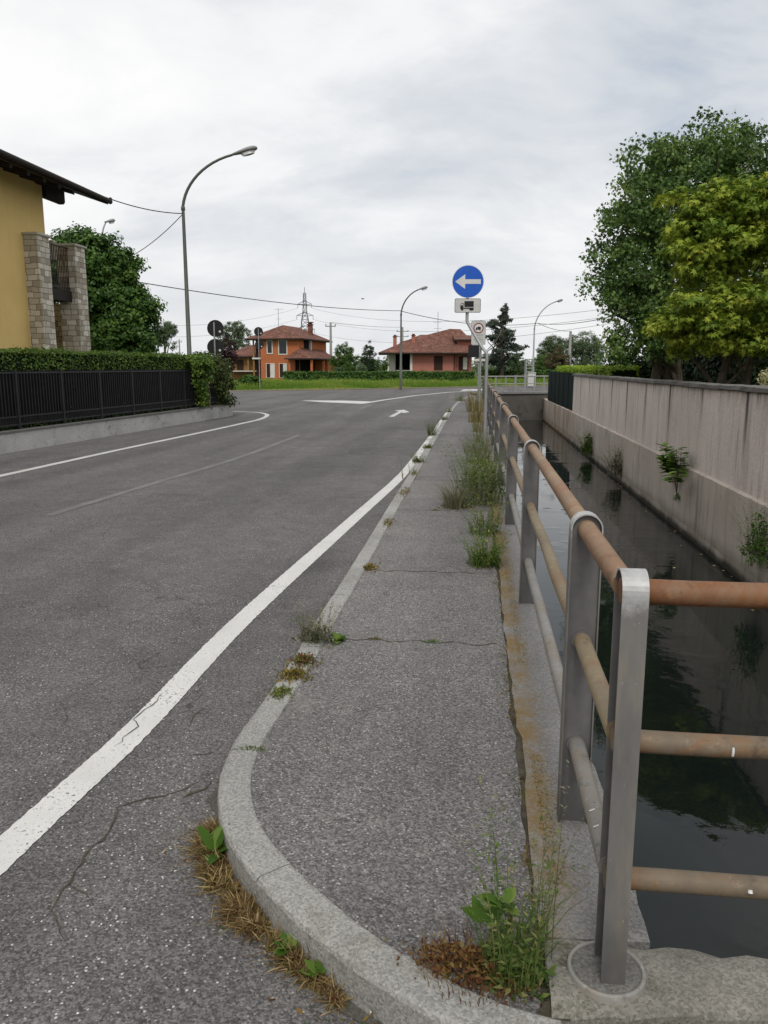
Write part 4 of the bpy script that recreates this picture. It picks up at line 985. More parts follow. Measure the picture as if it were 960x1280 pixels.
weed('tall_weed', 'tall feathery green weed beside the round foot of the corner post', b, lambda r,B: stalks(r,B+np.array([.01,0,0]),22,.50,.07,.03,20,.30,.0038,0)+tuft(r,B,70,.36,.08,.0042,.6,0)+stalks(r,B+np.array([.06,.05,0]),14,.58,.05,.024,18,.25,.0035,3)+stalks(r,B+np.array([-.02,-.05,0]),9,.2,.06,.034,10,.6,.004,0)+rosette(r,B+np.array([-.07,.03,.12]),9,.075,1)+rosette(r,B+np.array([-.02,.0,.20]),7,.07,1)+mosspad(r,B+np.array([.02,-.03,0]),420,.12,.06,.09,.028,0), None, 101, group=GW, mats=ms('weed_green','weed_fresh','weed_red','weed_grey'))
b = (.02,1.825,.108)
weed('moss_clump', 'low reddish moss clump left of the tall feathery weed', b, lambda r,B: mosspad(r,B,1500,.17,.075,.075,.018,0,-.25)+tuft(r,B,260,.09,.13,.003,.9,0)+mosspad(r,B+np.array([.10,.0,.01]),400,.09,.05,.08,.022,1), None, 102, 'moss', mats=ms('weed_red','weed_green'))
b = (-.60,2.0,.0)
def dry(r, B):
    out = []; kl_ = [p for p in kerb_line if p[1] < 2.50 and p[0] < -.2][::-1]
    def near(t, o, z=.0):
        p = kl_[int(t*(len(kl_)-1))]; dx, dy = p[0]+.05, p[1]-2.75; L_ = math.hypot(dx,dy); return np.array([p[0]+dx/L_*o, p[1]+dy/L_*o, z])
    for k in range(34):
        t = r.uniform(0,1)**1.35*.86; sz = (1.3-1.0*t)*r.uniform(.35,1.15); c = near(t, r.uniform(.005,.075)*(1.2-.8*t))
        m = 3 if r.uniform() < .45 else 0
        out += tuft(r,c,int(46*sz),.10*sz,.035*sz,.0026,2.1,m)+mosspad(r,c,int(200*sz),.055*sz,.045*sz,.05*sz,.055,0,tpl=STRAW)+mosspad(r,c,int(60*sz),.05*sz,.05*sz,.04*sz,.022,m or 2)
        if r.uniform() < .4: out += tuft(r,c,16,.07*sz,.03,.003,1.3,1)
    for k in range(60): out += mosspad(r,near(r.uniform(0,1),abs(r.normal(.04,.07))),4,.05,.05,.006,r.uniform(.01,.025),r.integers(0,4))
    out += rosette(r,near(.17,.035,.035),11,.10,1,.7)+rosette(r,near(.66,.03,.03),12,.06,1,.5)+rosette(r,near(.78,.02,.03),7,.06,1,.9)
    return out
weed('dry_grass', 'straw coloured dry grass with green dock leaves against the rounded kerb', b, dry, None, 103, 'dry grass', mats=ms('weed_dry','weed_fresh','weed_red','weed_moss'))
b = (-.885,4.25,.112)
weed('kerb_weed', 'bushy grey green weed growing on the near kerb', b, lambda r,B: stalks(r,B,44,.30,.085,.032,14,.75,.0035,0)+mosspad(r,B,300,.13,.09,.10,.028,0)+rosette(r,B+np.array([.12,.03,0]),30,.065,1,.4), None, 104, group=GW, mats=ms('weed_grey','weed_fresh'))
for b, lab, f in (((-.885,3.92,.114),'red and green moss pad on the kerb just below the bushy grey green weed',lambda r,B: mosspad(r,B,320,.07,.09,.045,.024,0)+mosspad(r,B,160,.07,.08,.04,.022,1)+tuft(r,B,60,.06,.05,.003,.8,1)),
                  ((-.895,3.72,.116),'ochre moss pad on the kerb, middle one below the bushy weed',lambda r,B: mosspad(r,B,520,.085,.09,.035,.02,2)+tuft(r,B,60,.05,.05,.003,.8,2)),
                  ((-.905,3.50,.116),'thin green moss pad on the kerb nearest the kerb bend',lambda r,B: mosspad(r,B,320,.055,.09,.02,.017,1)+mosspad(r,B,120,.05,.08,.02,.017,2))):
    weed('kerb_moss', lab, b, f, None, 105+int(b[1]*100), 'moss', mats=ms('weed_red','weed_green','weed_moss'))
b = (-.89,2.93,.118)
weed('joint_weed', 'tiny green sprig in the kerb joint on the bend', b, lambda r,B: tuft(r,B,26,.03,.05,.003,1.2,0,el=(1,.3))+mosspad(r,B,60,.05,.02,.012,.014,0), None, 106, group=GW, mats=ms('weed_green'))
def clump(name, lab, b, f, seed, mats): weed(name, lab, b, f, None, seed, group=GW, mats=ms(*mats))
clump('wild_barley', 'yellow green wild barley tuft nearest to the third post', (.09,6.15,.108), lambda r,B: stalks(r,B,50,.36,.13,.045,12,.7,.004,0)+tuft(r,B,70,.30,.12,.005,.8,0)+stalks(r,B,7,.55,.10,.035,7,.35,.0035,1)+tuft(r,B,16,.5,.12,.004,.4,1)+stalks(r,B,26,.28,.14,.05,8,.9,.004,2)+mosspad(r,B,160,.17,.16,.10,.035,2), 107, ('weed_fresh','weed_dry','weed_green'))
clump('leafy_weed', 'loose leafy weed between the wild barley and the largest clump', (.10,7.35,.108), lambda r,B: stalks(r,B,44,.42,.15,.05,12,.6,.004,0)+tuft(r,B,50,.36,.15,.005,.7,1)+stalks(r,B,6,.62,.12,.04,8,.35,.004,2), 117, ('weed_green','weed_fresh','weed_dry'))
clump('weed_bush', 'largest bushy green weed clump leaning out from under the railing', (.06,9.0,.108), lambda r,B: stalks(r,B,80,.88,.26,.055,20,.55,.0045,0)+tuft(r,B,110,.65,.28,.005,.7,1)+mosspad(r,B+np.array([.06,.05,.08]),520,.26,.40,.5,.05,0)+stalks(r,B,30,1.0,.26,.045,10,.4,.004,1), 108, ('weed_green','weed_grey'))
clump('grass_tuft', 'spiky grey grass tuft left of the largest weed clump', (-.20,8.72,.108), lambda r,B: tuft(r,B,380,.40,.13,.005,.95,0)+stalks(r,B,24,.42,.12,.03,12,.7,.004,0)+mosspad(r,B,240,.20,.10,.07,.035,1), 109, ('weed_grey','weed_dry'))
clump('weed_bush', 'second weed clump behind the largest one along the railing', (.08,10.6,.108), lambda r,B: stalks(r,B,50,.6,.2,.055,14,.5,.0045,0)+tuft(r,B,70,.5,.2,.006,.7,1)+mosspad(r,B,240,.28,.3,.35,.05,0), 118, ('weed_green','weed_grey'))
clump('weed_bush', 'third weed clump along the railing nearer than the blue sign post', (.06,12.9,.108), lambda r,B: stalks(r,B,46,.62,.2,.05,14,.5,.0045,0)+tuft(r,B,110,.5,.2,.007,.8,1)+mosspad(r,B,160,.25,.3,.2,.05,0), 110, ('weed_grey','weed_green'))
clump('weed_bush', 'low weed clump right at the foot of the blue arrow sign post', (.02,14.6,.108), lambda r,B: stalks(r,B,36,.5,.2,.05,12,.6,.0045,0)+tuft(r,B,90,.45,.22,.007,.8,1), 119, ('weed_green','weed_grey'))
clump('reed_grass', 'tall yellowish grass just behind the foot of the blue arrow sign post', (.06,16.6,.108), lambda r,B: stalks(r,B,20,.8,.09,.045,8,.3,.005,0)+tuft(r,B,44,.5,.11,.008,.5,1), 111, ('weed_dry','weed_green'))
clump('reed_grass', 'second tall yellowish grass tuft along the railing past the blue sign', (.08,19.3,.108), lambda r,B: stalks(r,B,18,.95,.12,.05,8,.3,.006,0)+tuft(r,B,50,.6,.14,.009,.5,1), 112, ('weed_dry','weed_green'))
clump('reed_grass', 'green and straw grass by the no lorries sign post', (.0,22.6,.108), lambda r,B: stalks(r,B,34,1.0,.2,.06,8,.3,.009,1)+tuft(r,B,90,.9,.22,.012,.4,0), 113, ('weed_dry','weed_green'))
clump('reed_grass', 'farthest tall grass tuft along the railing', (-.05,28,.108), lambda r,B: stalks(r,B,44,1.0,.3,.07,8,.3,.011,1)+tuft(r,B,110,.9,.32,.015,.4,0), 114, ('weed_dry','weed_green'))
KW = [(-.99,18.1,.52,'spiky weed on the kerb edge halfway along the pavement',30),(-.93,12.9,.18,'small green weed on the kerb by the second pavement joint',24),(-.92,15.2,.10,'flat weed on the kerb just nearer than the spiky one',20),(-.75,36.5,.55,'far yellowish weed clump at the bend of the kerb',44),(-.93,23.5,.18,'weed on the kerb beyond the spiky one',20),(-.93,27.5,.2,'weed where the white line meets the kerb',20)]
for i, (x, y, h, lab, n) in enumerate(KW):
    weed('kerb_weed', lab, (x,y,.11), lambda r,B: stalks(r,B,n+10,h,.10+.14*(h>.53),.04+.03*h,11,.6,.005,0)+tuft(r,B,n*2,h*.6,.1+.3*(h>.53),.006,.9,1)+mosspad(r,B,140,.09,.3,.04,.03,2), None, 120+i, group=GW, mats=ms('weed_green','weed_grey','weed_moss'))
for i, (x, y, rx, ry, lab) in enumerate([(-.80,5.95,.07,.12,'small yellow moss pad by the kerb at the second nearest pavement joint'),(-.86,7.75,.06,.35,'yellow moss strip along the inner kerb edge beside the wild barley'),(-.87,9.7,.06,.5,'longer yellow moss strip along the kerb beside the spiky grey tuft'),(-.88,11.5,.06,.5,'ochre moss strip on the kerb before the small green weed')]):
    weed('kerb_moss', lab, (x,y,.112), lambda r,B: mosspad(r,B,260,rx,ry,.022,.022,0)+tuft(r,B,60,.05,ry*.6,.004,.9,0,el=(.2,1)), None, 140+i, 'moss', mats=ms('weed_moss'))
for i, (x, y, lab) in enumerate([(-.22,4.33,'tiny weed in the nearest pavement joint'),(-.55,4.33,'flat yellow moss dot in the nearest pavement joint'),(-.42,8.56,'low moss in the pavement joint beside the spiky grey tuft')]):
    weed('joint_weed', lab, (x,y,.112), lambda r,B: mosspad(r,B,70,.05,.012,.012,.013,0)+tuft(r,B,14,.022,.03,.003,1.2,0,el=(1,.3)), None, 150+i, group=GW, mats=ms('weed_moss' if i else 'weed_fresh'))
b = (-1.0,11.0,.105)
weed('dead_stalk', 'thin bare dry stalk arching from the kerb over the road', b, lambda r,B: stalks(r,B,6,.5,.03,.02,5,.95,.006,0)+stalks(r,B+np.array([.1,.4,0]),8,.3,.06,.03,8,.6,.005,1), None, 160, group=GW, mats=ms('weed_grey','weed_green'))
# moss and sprouts along the open joint
rng = np.random.default_rng(161); n = 2600; v = 1.9+rng.uniform(0,1,n)**1.5*16; dens = np.sin(v*3.7)+np.sin(v*9.1+1) > -.2
v = v[dens]; n = len(v); P = np.stack([.185+rng.normal(0,.022,n), v, .098+rng.uniform(0,.012,n)], 1)
a1_ = leaf_arrays(LEAF, P, rot_from(unit(rng,n)+np.array([0,0,.7]), rng.uniform(0,2*PI,n)), rng.uniform(.008,.022,n), rng.uniform(0,1,n))
a2_ = blade_arrays(rng, P[:700], rng.uniform(.015,.06,700), .003, rng.uniform(.3,1,700))
V,L,st,T,tt = join_arrays([a1_, a2_]); tag(mesh_np('joint_moss', V,L,st,T,tt, M['weed_moss']), 'moss and seedlings in the joint between pavement and coping', 'moss', kind='stuff')
n = 9000; v = 2.2+rng.uniform(0,1,n)**1.3*22; x = .25+np.abs(rng.normal(0,.035,n)); k = np.sin(v*2.2)*np.sin(v*.9+2) > -.35; v, x = v[k], x[k]; n = len(v)
P = np.stack([x, v, .1185+0*v], 1); V,L,T,tt = leaf_arrays(LEAF, P, rot_from(rng.normal(0,.25,(n,3))+np.array([0,0,1.]), rng.uniform(0,2*PI,n)), rng.uniform(.004,.011,n), rng.uniform(0,1,n))
tag(mesh_np('coping_moss', V,L,np.concatenate([[0],np.cumsum(T)[:-1]]),T,tt, M['weed_moss']), 'ochre moss film on the inner edge of the coping', 'moss', kind='stuff')
# plants rooted in the canal wall
def wallplant(name, label, y, z, fn, seed, mats): return weed(name, label, (3.80,y,z), fn, None, seed, 'wall plant', 'plants growing from the canal wall', mats)
def ailanthus(r, B):
    out = []; 
    tips = []
    for k in range(15):
        a = r.uniform(-.9,.5)*1.6+PI; h = r.uniform(.45,.98); out_ = r.uniform(.15,.62)
        base = B+np.array([-.06,0,.0]); tip = base+np.array([-abs(math.cos(a))*out_*.55-.05, r.uniform(-1.5,1.1)*(.4+out_), h])
        t = np.linspace(0,1,9); pth = base+(tip-base)*t[:,None]; pth[:,2] = base[2]+(tip[2]-base[2])*(t**.7)
        out.append((*blade_arrays(r, base[None,:]+np.zeros((1,3)), np.array([.01]), .01, np.array([.1])), 1))
        for i in range(8):
            d = pth[i+1]-pth[i]; u = np.cross(d, [0,0,1.]); u = u/np.linalg.norm(u)*.0045
            V = np.array([pth[i]-u, pth[i]+u, pth[i+1]+u, pth[i+1]-u]); out.append((V, np.arange(4), np.array([4]), np.full(4,.3), 1))
        m = 20; tt_ = r.uniform(.5,1.0,m); Q = base+(tip-base)*tt_[:,None]; Q[:,2] = base[2]+(tip[2]-base[2])*(tt_**.7)
        dv = (tip-base)/np.linalg.norm(tip-base); sd_ = np.cross(dv,[0,0,1.]); sd_ /= np.linalg.norm(sd_)
        sg = np.where(np.arange(m)%2==0,1,-1)[:,None]; dirv = sg*sd_+.5*dv+r.normal(0,.15,(m,3))-np.array([0,0,.15]); dirv /= np.linalg.norm(dirv,axis=1,keepdims=True)
        nrm = np.cross(np.cross(dirv,np.array([0,0,1.])),dirv); R = np.stack([np.cross(dirv,nrm),dirv,nrm],axis=2)
        out.append((*leaf_arrays(OVAL, Q, R, r.uniform(.11,.21,m), r.uniform(0,1,m)), 0))
    out += mosspad(r, B+np.array([-.05,0,-.08]), 90, .05, .08, .09, .05, 2)
    return out
w = atu(850,618,3.8)
wallplant('wall_sapling', 'leafy green sapling growing out of the canal wall under the ledge', w.y, w.z, ailanthus, 171, ms('weed_fresh','bark_pale','leaf_laurel'))
w = atu(776,590,3.8)
wallplant('wall_shrub', 'dry grey twiggy shrub on the canal wall left of the leafy sapling', w.y, w.z, lambda r,B: stalks(r,B+np.array([-.1,0,-.1]),90,1.0,.22,.07,14,.6,.009,0)+mosspad(r,B+np.array([-.1,0,.1]),260,.16,.34,.55,.06,1), 172, ms('weed_grey','bark'))
w = atu(739,566,3.8)
wallplant('wall_shrub', 'small dark green shrub on the canal wall nearest the green sheet fence', w.y, w.z, lambda r,B: stalks(r,B+np.array([-.1,0,-.1]),70,1.05,.22,.10,13,.55,.009,0)+mosspad(r,B+np.array([-.1,0,.1]),380,.16,.32,.55,.10,1), 173, ms('weed_green','leaf_laurel'))
w = atu(955,700,3.8)
wallplant('wall_creeper', 'straggling bare creeper with dark leaves on the wall at the right edge', w.y, w.z, lambda r,B: stalks(r,B+np.array([-.07,0,-.1]),40,1.15,.2,.05,18,.6,.007,0)+mosspad(r,B+np.array([-.09,0,.05]),700,.12,.36,.65,.055,1)+stalks(r,B+np.array([-.07,.2,0]),22,1.0,.14,.05,10,1.0,.006,2), 174, ms('weed_green','leaf_laurel','weed_grey'))
# litter by the kerb
mb = MB(); p = gp(392,1183,.03); mb.tube([(p.x-.012,p.y-.006,.05),(p.x+.008,p.y+.012,.075)], .0042, 8, 0); mb.tube([(p.x+.008,p.y+.012,.075),(p.x+.011,p.y+.016,.079)], .0042, 8, 1)
tag(build('cigarette_butt', mb, [M['butt_orange'], M['paper_white']], None, False, (p.x,p.y,.05)), 'orange cigarette butt caught in the dry grass by the kerb', 'litter')
mb = MB(); pts = [gp(463,1265,.012), gp(478,1268,.016), gp(490,1271,.014), gp(498,1280,.008)]; mb.tube(pts, .0028, 6, 0)
tag(build('twig', mb, M['paper_white'], None, False, tuple(pts[0])), 'pale bent twig on the ground below the kerb', 'twig')

# loose chippings on the worn road edge
rng = np.random.default_rng(190); n = 1500
x = rng.uniform(-2.6,-.2,n); y = 1.3+rng.uniform(0,1,n)**1.3*2.6; kl_x = np.interp(y, [1.6,2.0,2.5,3.0,4.0], [-.15,-.52,-.9,-1.0,-.98])
k = (x < kl_x-.03) & (np.sin(x*5+1)*np.sin(y*4)+rng.normal(0,.5,n) > .0); x, y = x[k], y[k]; n = len(x)
oc = np.array([[1,0,0],[.3,.8,.1],[-.7,.6,-.1],[-.9,-.4,.1],[.2,-.9,0],[0,.1,.6]])*.5
PEB = (oc, [(0,1,5),(1,2,5),(2,3,5),(3,4,5),(4,0,5)])
S_ = rng.uniform(.003,.0085,n)*np.where(rng.uniform(0,1,n)<.05,1.5,1)
V,L,T,tt = leaf_arrays(PEB, np.stack([x,y,0*x+.001],1), rot_from(rng.normal(0,.15,(n,3))+np.array([0,0,1.]), rng.uniform(0,2*PI,n)), S_, rng.uniform(0,1,n))
tag(mesh_np('gravel', V,L,np.concatenate([[0],np.cumsum(T)[:-1]]),T,tt, M['gravel']), 'loose pale chippings on the worn road edge in front of the kerb', 'gravel', kind='stuff')

# scum and fallen leaves drifting on the water
rng = np.random.default_rng(191); n = 130
y = rng.uniform(3,34,n); x = np.where(rng.uniform(0,1,n)<.6, 3.72-np.abs(rng.normal(0,.12,n)), rng.uniform(.6,3.7,n))
V,L,T,tt = leaf_arrays(OVAL, np.stack([x,y,0*x-1.326],1), rot_from(rng.normal(0,.08,(n,3))+np.array([0,0,1.]), rng.uniform(0,2*PI,n)), rng.uniform(.02,.075,n), rng.uniform(0,1,n))
tag(mesh_np('fallen_leaves', V,L,np.concatenate([[0],np.cumsum(T)[:-1]]),T,tt, M['weed_dry']), 'specks of leaf litter floating on the dark canal water', 'leaf litter', kind='stuff')
# ------------------------------------------------------------------ left garden fence
root = thing('garden_fence', 'black iron bar fence on a low concrete base along the road', 'fence', tuple(FA))
mb = MB()
curve = [tuple(FA)[:2], tuple(FA+fd*11)[:2], tuple(FB)[:2], (-8.38,26.75), (-8.68,27.25), (-9.2,27.6), (-10.4,27.95), (-14,28.8)]
back = offs(curve, -.26)
mb.prism(curve+back[::-1], -.05, .375, 0); build('base_wall', mb, M['concrete_fence_base'], root)
mb = MB(); mb.prism(offs(curve, .02)+offs(curve, -.28)[::-1], .378, .418, 0); build('base_cap', mb, M['concrete_cap'], root)
SEG = 1.55; ns = int(Ltot/SEG)
def fence_run(P0, d, L, m):
    nrm = Vector((-d.y, d.x, 0)); o = P0 + nrm*.13; seg = L/m
    for k in range(m+1):
        mb = MB(); c = o+d*seg*k; mb.obox(c, d, nrm, .022, .022, .418, 1.60); build('post', mb, M['black_metal'], root)
    for k in range(m):
        mb = MB(); a = o+d*(seg*k+.024); b = o+d*(seg*(k+1)-.024); c = (a+b)/2; h = (b-a).length/2
        for z in (.50,.66,1.53): mb.obox(c, d, nrm, h, .008, z, z+.03)
        nb = int(seg/.105)
        for j in range(nb):
            e = a+d*((b-a).length*(j+.5)/nb); mb.obox(e, d, nrm, .007, .007, .47, 1.58)
            e = a+d*((b-a).length*(j+.98)/nb); 
            if j < nb-1: mb.obox(e, d, nrm, .006, .006, .50, .68)
        build('bar_panel', mb, M['black_metal'], root)
    mb = MB(); c = o+d*L/2+nrm*.05; mb.obox(c, d, nrm, L/2, .006, .56, 1.585); build('shade_cloth', mb, M['shade_cloth'], root)
fence_run(FA, fd, Ltot-.1, ns)
d2 = Vector((-14+9.2, 28.8-27.6, 0)).normalized(); fence_run(Vector((-9.15,27.62,0)), d2, 4.7, 3)
# garden behind it
mb = MB(); mb.sheet([tuple(FA+fn*.2)[:2], tuple(FB+fn*.2)[:2], (-8.9,27.2), (-14,28.5), (-40,34), (-40,-5), (-10.5,-5)], .09)
tag(build('garden_lawn', mb, M['meadow']), kind='structure')

# ------------------------------------------------------------------ yellow house
WU = -12.3; wc = atu(57,300,WU); ev = atu(135,252,-11.15)
root = thing('yellow_house', 'yellow rendered house with dark timber eaves and stone balcony pillars', 'house', (WU,wc.y,0))
hz_ = ev.z - .25 + (ev.x-WU)*-.0 + .42
sl_ = math.tan(math.radians(19)); OV = WU+1.15 - WU
mb = MB(); D0 = -8.0
zw = ev.z + sl_*1.15 - .22; zr = zw + sl_*5.5
gable = [(WU,0),(WU,zw),(WU-5.5,zr),(WU-11,zw),(WU-11,0)]
vs = [(x,D0,z) for x,z in gable]+[(x,wc.y,z) for x,z in gable]
mb.add(vs, [(0,1,2,3,4)[::-1],(5,6,7,8,9)]+[(i,i+1,6+i,5+i) for i in range(4)], 0)
build('wall', mb, M['stucco_yellow'], root)
# roof: boarded soffit, tiles above, rafters and purlins
mb = MB(); Ee = -11.15; ze = ev.z; Yr = ev.y+.0; Y0 = D0-1
for sgn in (1,-1):
    xe = Ee if sgn == 1 else 2*(WU-5.5)-Ee; xr = WU-5.5; zR = ze+sl_*(Ee-(WU-5.5))
    vs = [(xe,Y0,ze-.09),(xe,Yr,ze-.09),(xr,Yr,zR-.09),(xr,Y0,zR-.09),(xe,Y0,ze+.02),(xe,Yr,ze+.02),(xr,Yr,zR+.02),(xr,Y0,zR+.02)]
    f = [(0,1,2,3),(7,6,5,4),(0,4,5,1),(1,5,6,2),(3,7,4,0)]; mb.add(vs, f if sgn == 1 else [x[::-1] for x in f], 0)
rf = build('roof', mb, M['dark_wood'], root)
mb = MB()
for sgn in (1,-1):
    xe = Ee+.03 if sgn == 1 else 2*(WU-5.5)-Ee-.03; xr = WU-5.5; zR = ze+sl_*(Ee-(WU-5.5))
    m = int((Yr-Y0)/.22)
    vs = []
    for i in range(m*4+1):
        y = Y0+ (Yr+.04-Y0)*i/(m*4); b = .045*abs(math.sin(PI*i/4)); vs += [(xe,y,ze+.03+b),(xr,y,zR+.03+b)]
    f = [(2*i,2*i+2,2*i+3,2*i+1) for i in range(m*4)]; mb.add(vs, f if sgn == 1 else [x[::-1] for x in f], 0)
build('tiles', mb, M['roof_tiles'], rf)
for i in range(int((Yr-2-Y0)/.75)):
    mb = MB(); y = wc.y - .3 - i*.75
    vs = [(Ee-.06,y-.05,ze-.10),(Ee-.06,y+.05,ze-.10),(WU-.05,y+.05,ze-.10+sl_*1.1),(WU-.05,y-.05,ze-.10+sl_*1.1)]
    lo = [(a,b,c-.15 if k > 1 else c-.10) for k,(a,b,c) in enumerate(vs)]; mb.add(vs+lo, [(0,1,2,3),(7,6,5,4),(0,4,5,1),(1,5,6,2),(3,7,4,0)], 0)
    build('rafter', mb, M['dark_wood'], rf)
for x, z in ((WU-.02, zw-.02), (WU-5.5, zr-.15)):
    mb = MB(); mb.box(x-.12, wc.y+.002, z-.33, x+.12, Yr-.55, z+.06, 0, .05); build('purlin', mb, M['dark_wood'], root)
mb = MB(); mb.tube([(Ee+.06,Y0,ze+.0),(Ee+.06,Yr+.03,ze+.0)], .075, 10); mb.tube([(Ee+.06,Yr-.02,ze+.05),(Ee+.06,Yr+.06,ze+.09)], .05, 8)
build('gutter', mb, M['dark_wood'], rf)
# stone pillars and balcony
c1 = atu(47,300,WU+.42); 
py1 = c1.y; PWd = .55
pil = []
for (ya, top) in ((py1, None), (py1+2.05, None)):
    pil.append(ya)
zt1 = at(60,290,CFWD.dot(Vector((WU+.2,py1,0)))).z
for ya in pil:
    mb = MB(); mb.box(WU-.18,ya,.1,WU+.40,ya+.62,zt1-.07,0); pl = build('pillar', mb, M['stone_cladding'], root)
    mb = MB(); mb.box(WU-.24,ya-.06,zt1-.07,WU+.46,ya+.68,zt1,0,.015); build('pillar_cap', mb, M['stone_trim'], pl)
zb_ = at(80,375,CFWD.dot(Vector((WU+.2,py1+1.3,0)))).z
mb = MB(); mb.box(WU-2.2,py1+.622,zb_,WU+.22,py1+2.048,zb_+.30,0); bal = build('balcony', mb, M['dark_wood'], root)
mb = MB(); ya, yb = py1+.63, py1+2.04
for z in (zb_+.36, zt1-.16): mb.box(WU+.16,ya,z,WU+.20,yb,z+.035,0)
k = 15
for i in range(k):
    y = ya+(yb-ya)*(i+.5)/k; mb.box(WU+.172,y-.009,zb_+.30,WU+.19,y+.009,zt1-.13,0)
build('balustrade', mb, M['black_metal'], bal)
mb = MB(); mb.box(WU-6,py1+2.68,.1,WU-.2,py1+2.9,zb_,0); build('porch_wall', mb, M['stone_cladding'], root)
mb = MB(); mb.lathe((WU-.9,py1+3.2,zt1-.3),[(.09,0),(.09,.5),(.12,.52),(.02,.6)],10); build('vent_pipe', mb, M['stone_trim'], root)

# ------------------------------------------------------------------ far houses (local axes: x along the front, y away, z up)
def win(root, name, x0, z0, x1, z1, y=0, trim='stucco_white', pane='glass_dark', shutter=None):
    mb = MB(); t = .12
    mb.box(x0-t,y-.06,z0-t,x1+t,y+.02,z0,0); mb.box(x0-t,y-.05,z1,x1+t,y+.02,z1+t*.8,0); mb.box(x0-t,y-.05,z0,x0,y+.02,z1,0); mb.box(x1,y-.05,z0,x1+t,y+.02,z1,0)
    w = build(name, mb, M[trim], root, True)
    mb = MB(); mb.box(x0,y-.02,z0,x1,y+.03,z1,0); build('pane', mb, M[pane], w, True)
    if shutter:
        mb = MB(); mb.box(x0-.02,y-.11,z0-.04,x0+(x1-x0)*shutter,y-.062,z1+.04,0); build('shutter', mb, M['shutter_brown'], w, True)
    return w
def hip(x0, y0, x1, y1, z, h, inset, along='y', th=.16):
    mb = MB(); 
    if along == 'y': r = [((x0+x1)/2, y0+inset, z+h), ((x0+x1)/2, y1-inset, z+h)]
    else: r = [(x0+inset, (y0+y1)/2, z+h), (x1-inset, (y0+y1)/2, z+h)]
    e = [(x0,y0,z),(x1,y0,z),(x1,y1,z),(x0,y1,z)]; vs = e+r+[(a,b,c-th) for a,b,c in e]
    f = [(0,1,4),(1,2,5,4),(2,3,5),(3,0,4,5)] if along == 'y' else [(0,1,5,4),(1,2,5),(2,3,4,5),(3,0,4)]
    mb.add(vs, f, 0); mb.add(vs, [(6,7,1,0),(7,8,2,1),(8,9,3,2),(9,6,0,3),(9,8,7,6)], 1); return mb
RT = lambda: [M['roof_tiles'], M['dark_wood']]
# orange house
o = at(317,470,100); rot = YAW - math.radians(12)
root = thing('orange_house', 'orange two-storey house with hipped tile roof across the road', 'house', (o.x,o.y,0), rot)
Wd, Dp = 6.0, 12.0; EZ = 5.0
mb = MB(); mb.box(1.0,0,0,Wd,Dp,EZ,0); mb.box(0,1.1,0,1.0,Dp,EZ,0); build('wall', mb, M['stucco_orange'], root, True)
mb = MB(); mb.box(-.02,1.05,0,.995,1.098,EZ,0); build('loggia_shade_sheet', mb, M['shutter_brown'], root, True)  # dark sheet before the orange wall, colouring in the recess's shade
mb = MB(); mb.box(-.05,-.2,2.55,1.05,1.04,2.75,0); build('balcony', mb, M['stucco_white'], root, True)
mb = MB(); mb.box(-.02,0,0,.16,.16,EZ,0); build('pillar', mb, M['stucco_ochre'], root, True)
rf = build('roof', hip(-.7,-.7,Wd+.75,Dp+.7,EZ+.05,1.75,3.4), RT(), root, True)
mb = MB(); mb.box(4.9,7.2,5.2,5.45,7.75,7.0,0); mb.box(4.8,7.1,7.0,5.55,7.85,7.12,0); mb.box(4.95,7.25,7.12,5.4,7.7,7.3,0); mb.box(4.8,7.1,7.3,5.55,7.85,7.4,0); build('chimney', mb, M['roof_tiles'], rf, True)
mb = MB(); mb.tube([(2.2,3.5,6.2),(2.2,3.5,8.9)], .03, 6); mb.tube([(1.7,3.5,8.8),(2.9,3.5,8.8)], .02, 5); mb.tube([(1.9,3.5,7.6),(2.5,3.5,7.6)], .02, 5); build('aerial', mb, M['steel_lattice'], rf, True)
win(root,'window',1.95,3.3,2.5,4.8); win(root,'window',3.45,3.2,4.4,4.8)
win(root,'window',1.8,.4,2.7,1.95,shutter=.45,pane='stucco_white'); win(root,'window',3.5,.4,4.3,1.95,shutter=.5,pane='stucco_white')
mb = MB(); mb.box(Wd+.001,2.0,3.1,Wd+.05,4.6,4.85,0); build('loggia_shade_panel', mb, M['opening_shade'], root, True)  # dark panel on the solid wall, painted shade of the loggia
mb = MB(); mb.box(Wd+.06,3.9,3.1,Wd+.35,4.2,4.9,0); build('column', mb, M['stucco_white'], root, True)
mb = MB()
e = [(Wd-1.3,-1.9,2.65),(Wd+2.3,-1.9,2.65),(Wd+2.3,9.5,2.65),(Wd,9.5,2.65)]; r = [(Wd+.05,.02,3.85),(Wd+.05,9.5,3.85),(Wd-1.3,.02,2.66)]
vs = e+r+[(a,b,c-.14) for a,b,c in e]+[(Wd-1.3,-.02,2.52)]
mb.add([e[0],e[1],(Wd+.05,-.02,3.85),(Wd-1.3,-.02,2.9)], [(0,1,2,3)], 0); mb.add([e[1],e[2],(Wd+.05,9.5,3.85),(Wd+.05,-.02,3.85)], [(0,1,2,3)], 0)
mb.add([(a,b,c-.14) for a,b,c in e]+e, [(0,1,5,4),(1,2,6,5),(2,3,7,6),(3,2,1,0)], 1)
build('porch_roof', mb, RT(), root, True)
for x, y in ((Wd-.9,-1.5),(Wd+1.9,-1.5),(Wd+1.9,3.5),(Wd+1.9,8.8)):
    mb = MB(); mb.box(x,y,0,x+.25,y+.25,2.5,0); build('column', mb, M['stucco_orange'], root, True)
mb = MB(); mb.box(Wd-.5,-.06,0,Wd-.002,-.004,2.45,0); mb.box(Wd+.004,.3,0,Wd+.06,6.0,2.45,0); build('porch_shade_panel', mb, M['opening_shade'], root, True)  # dark panels laid on the walls as shade under the porch roof
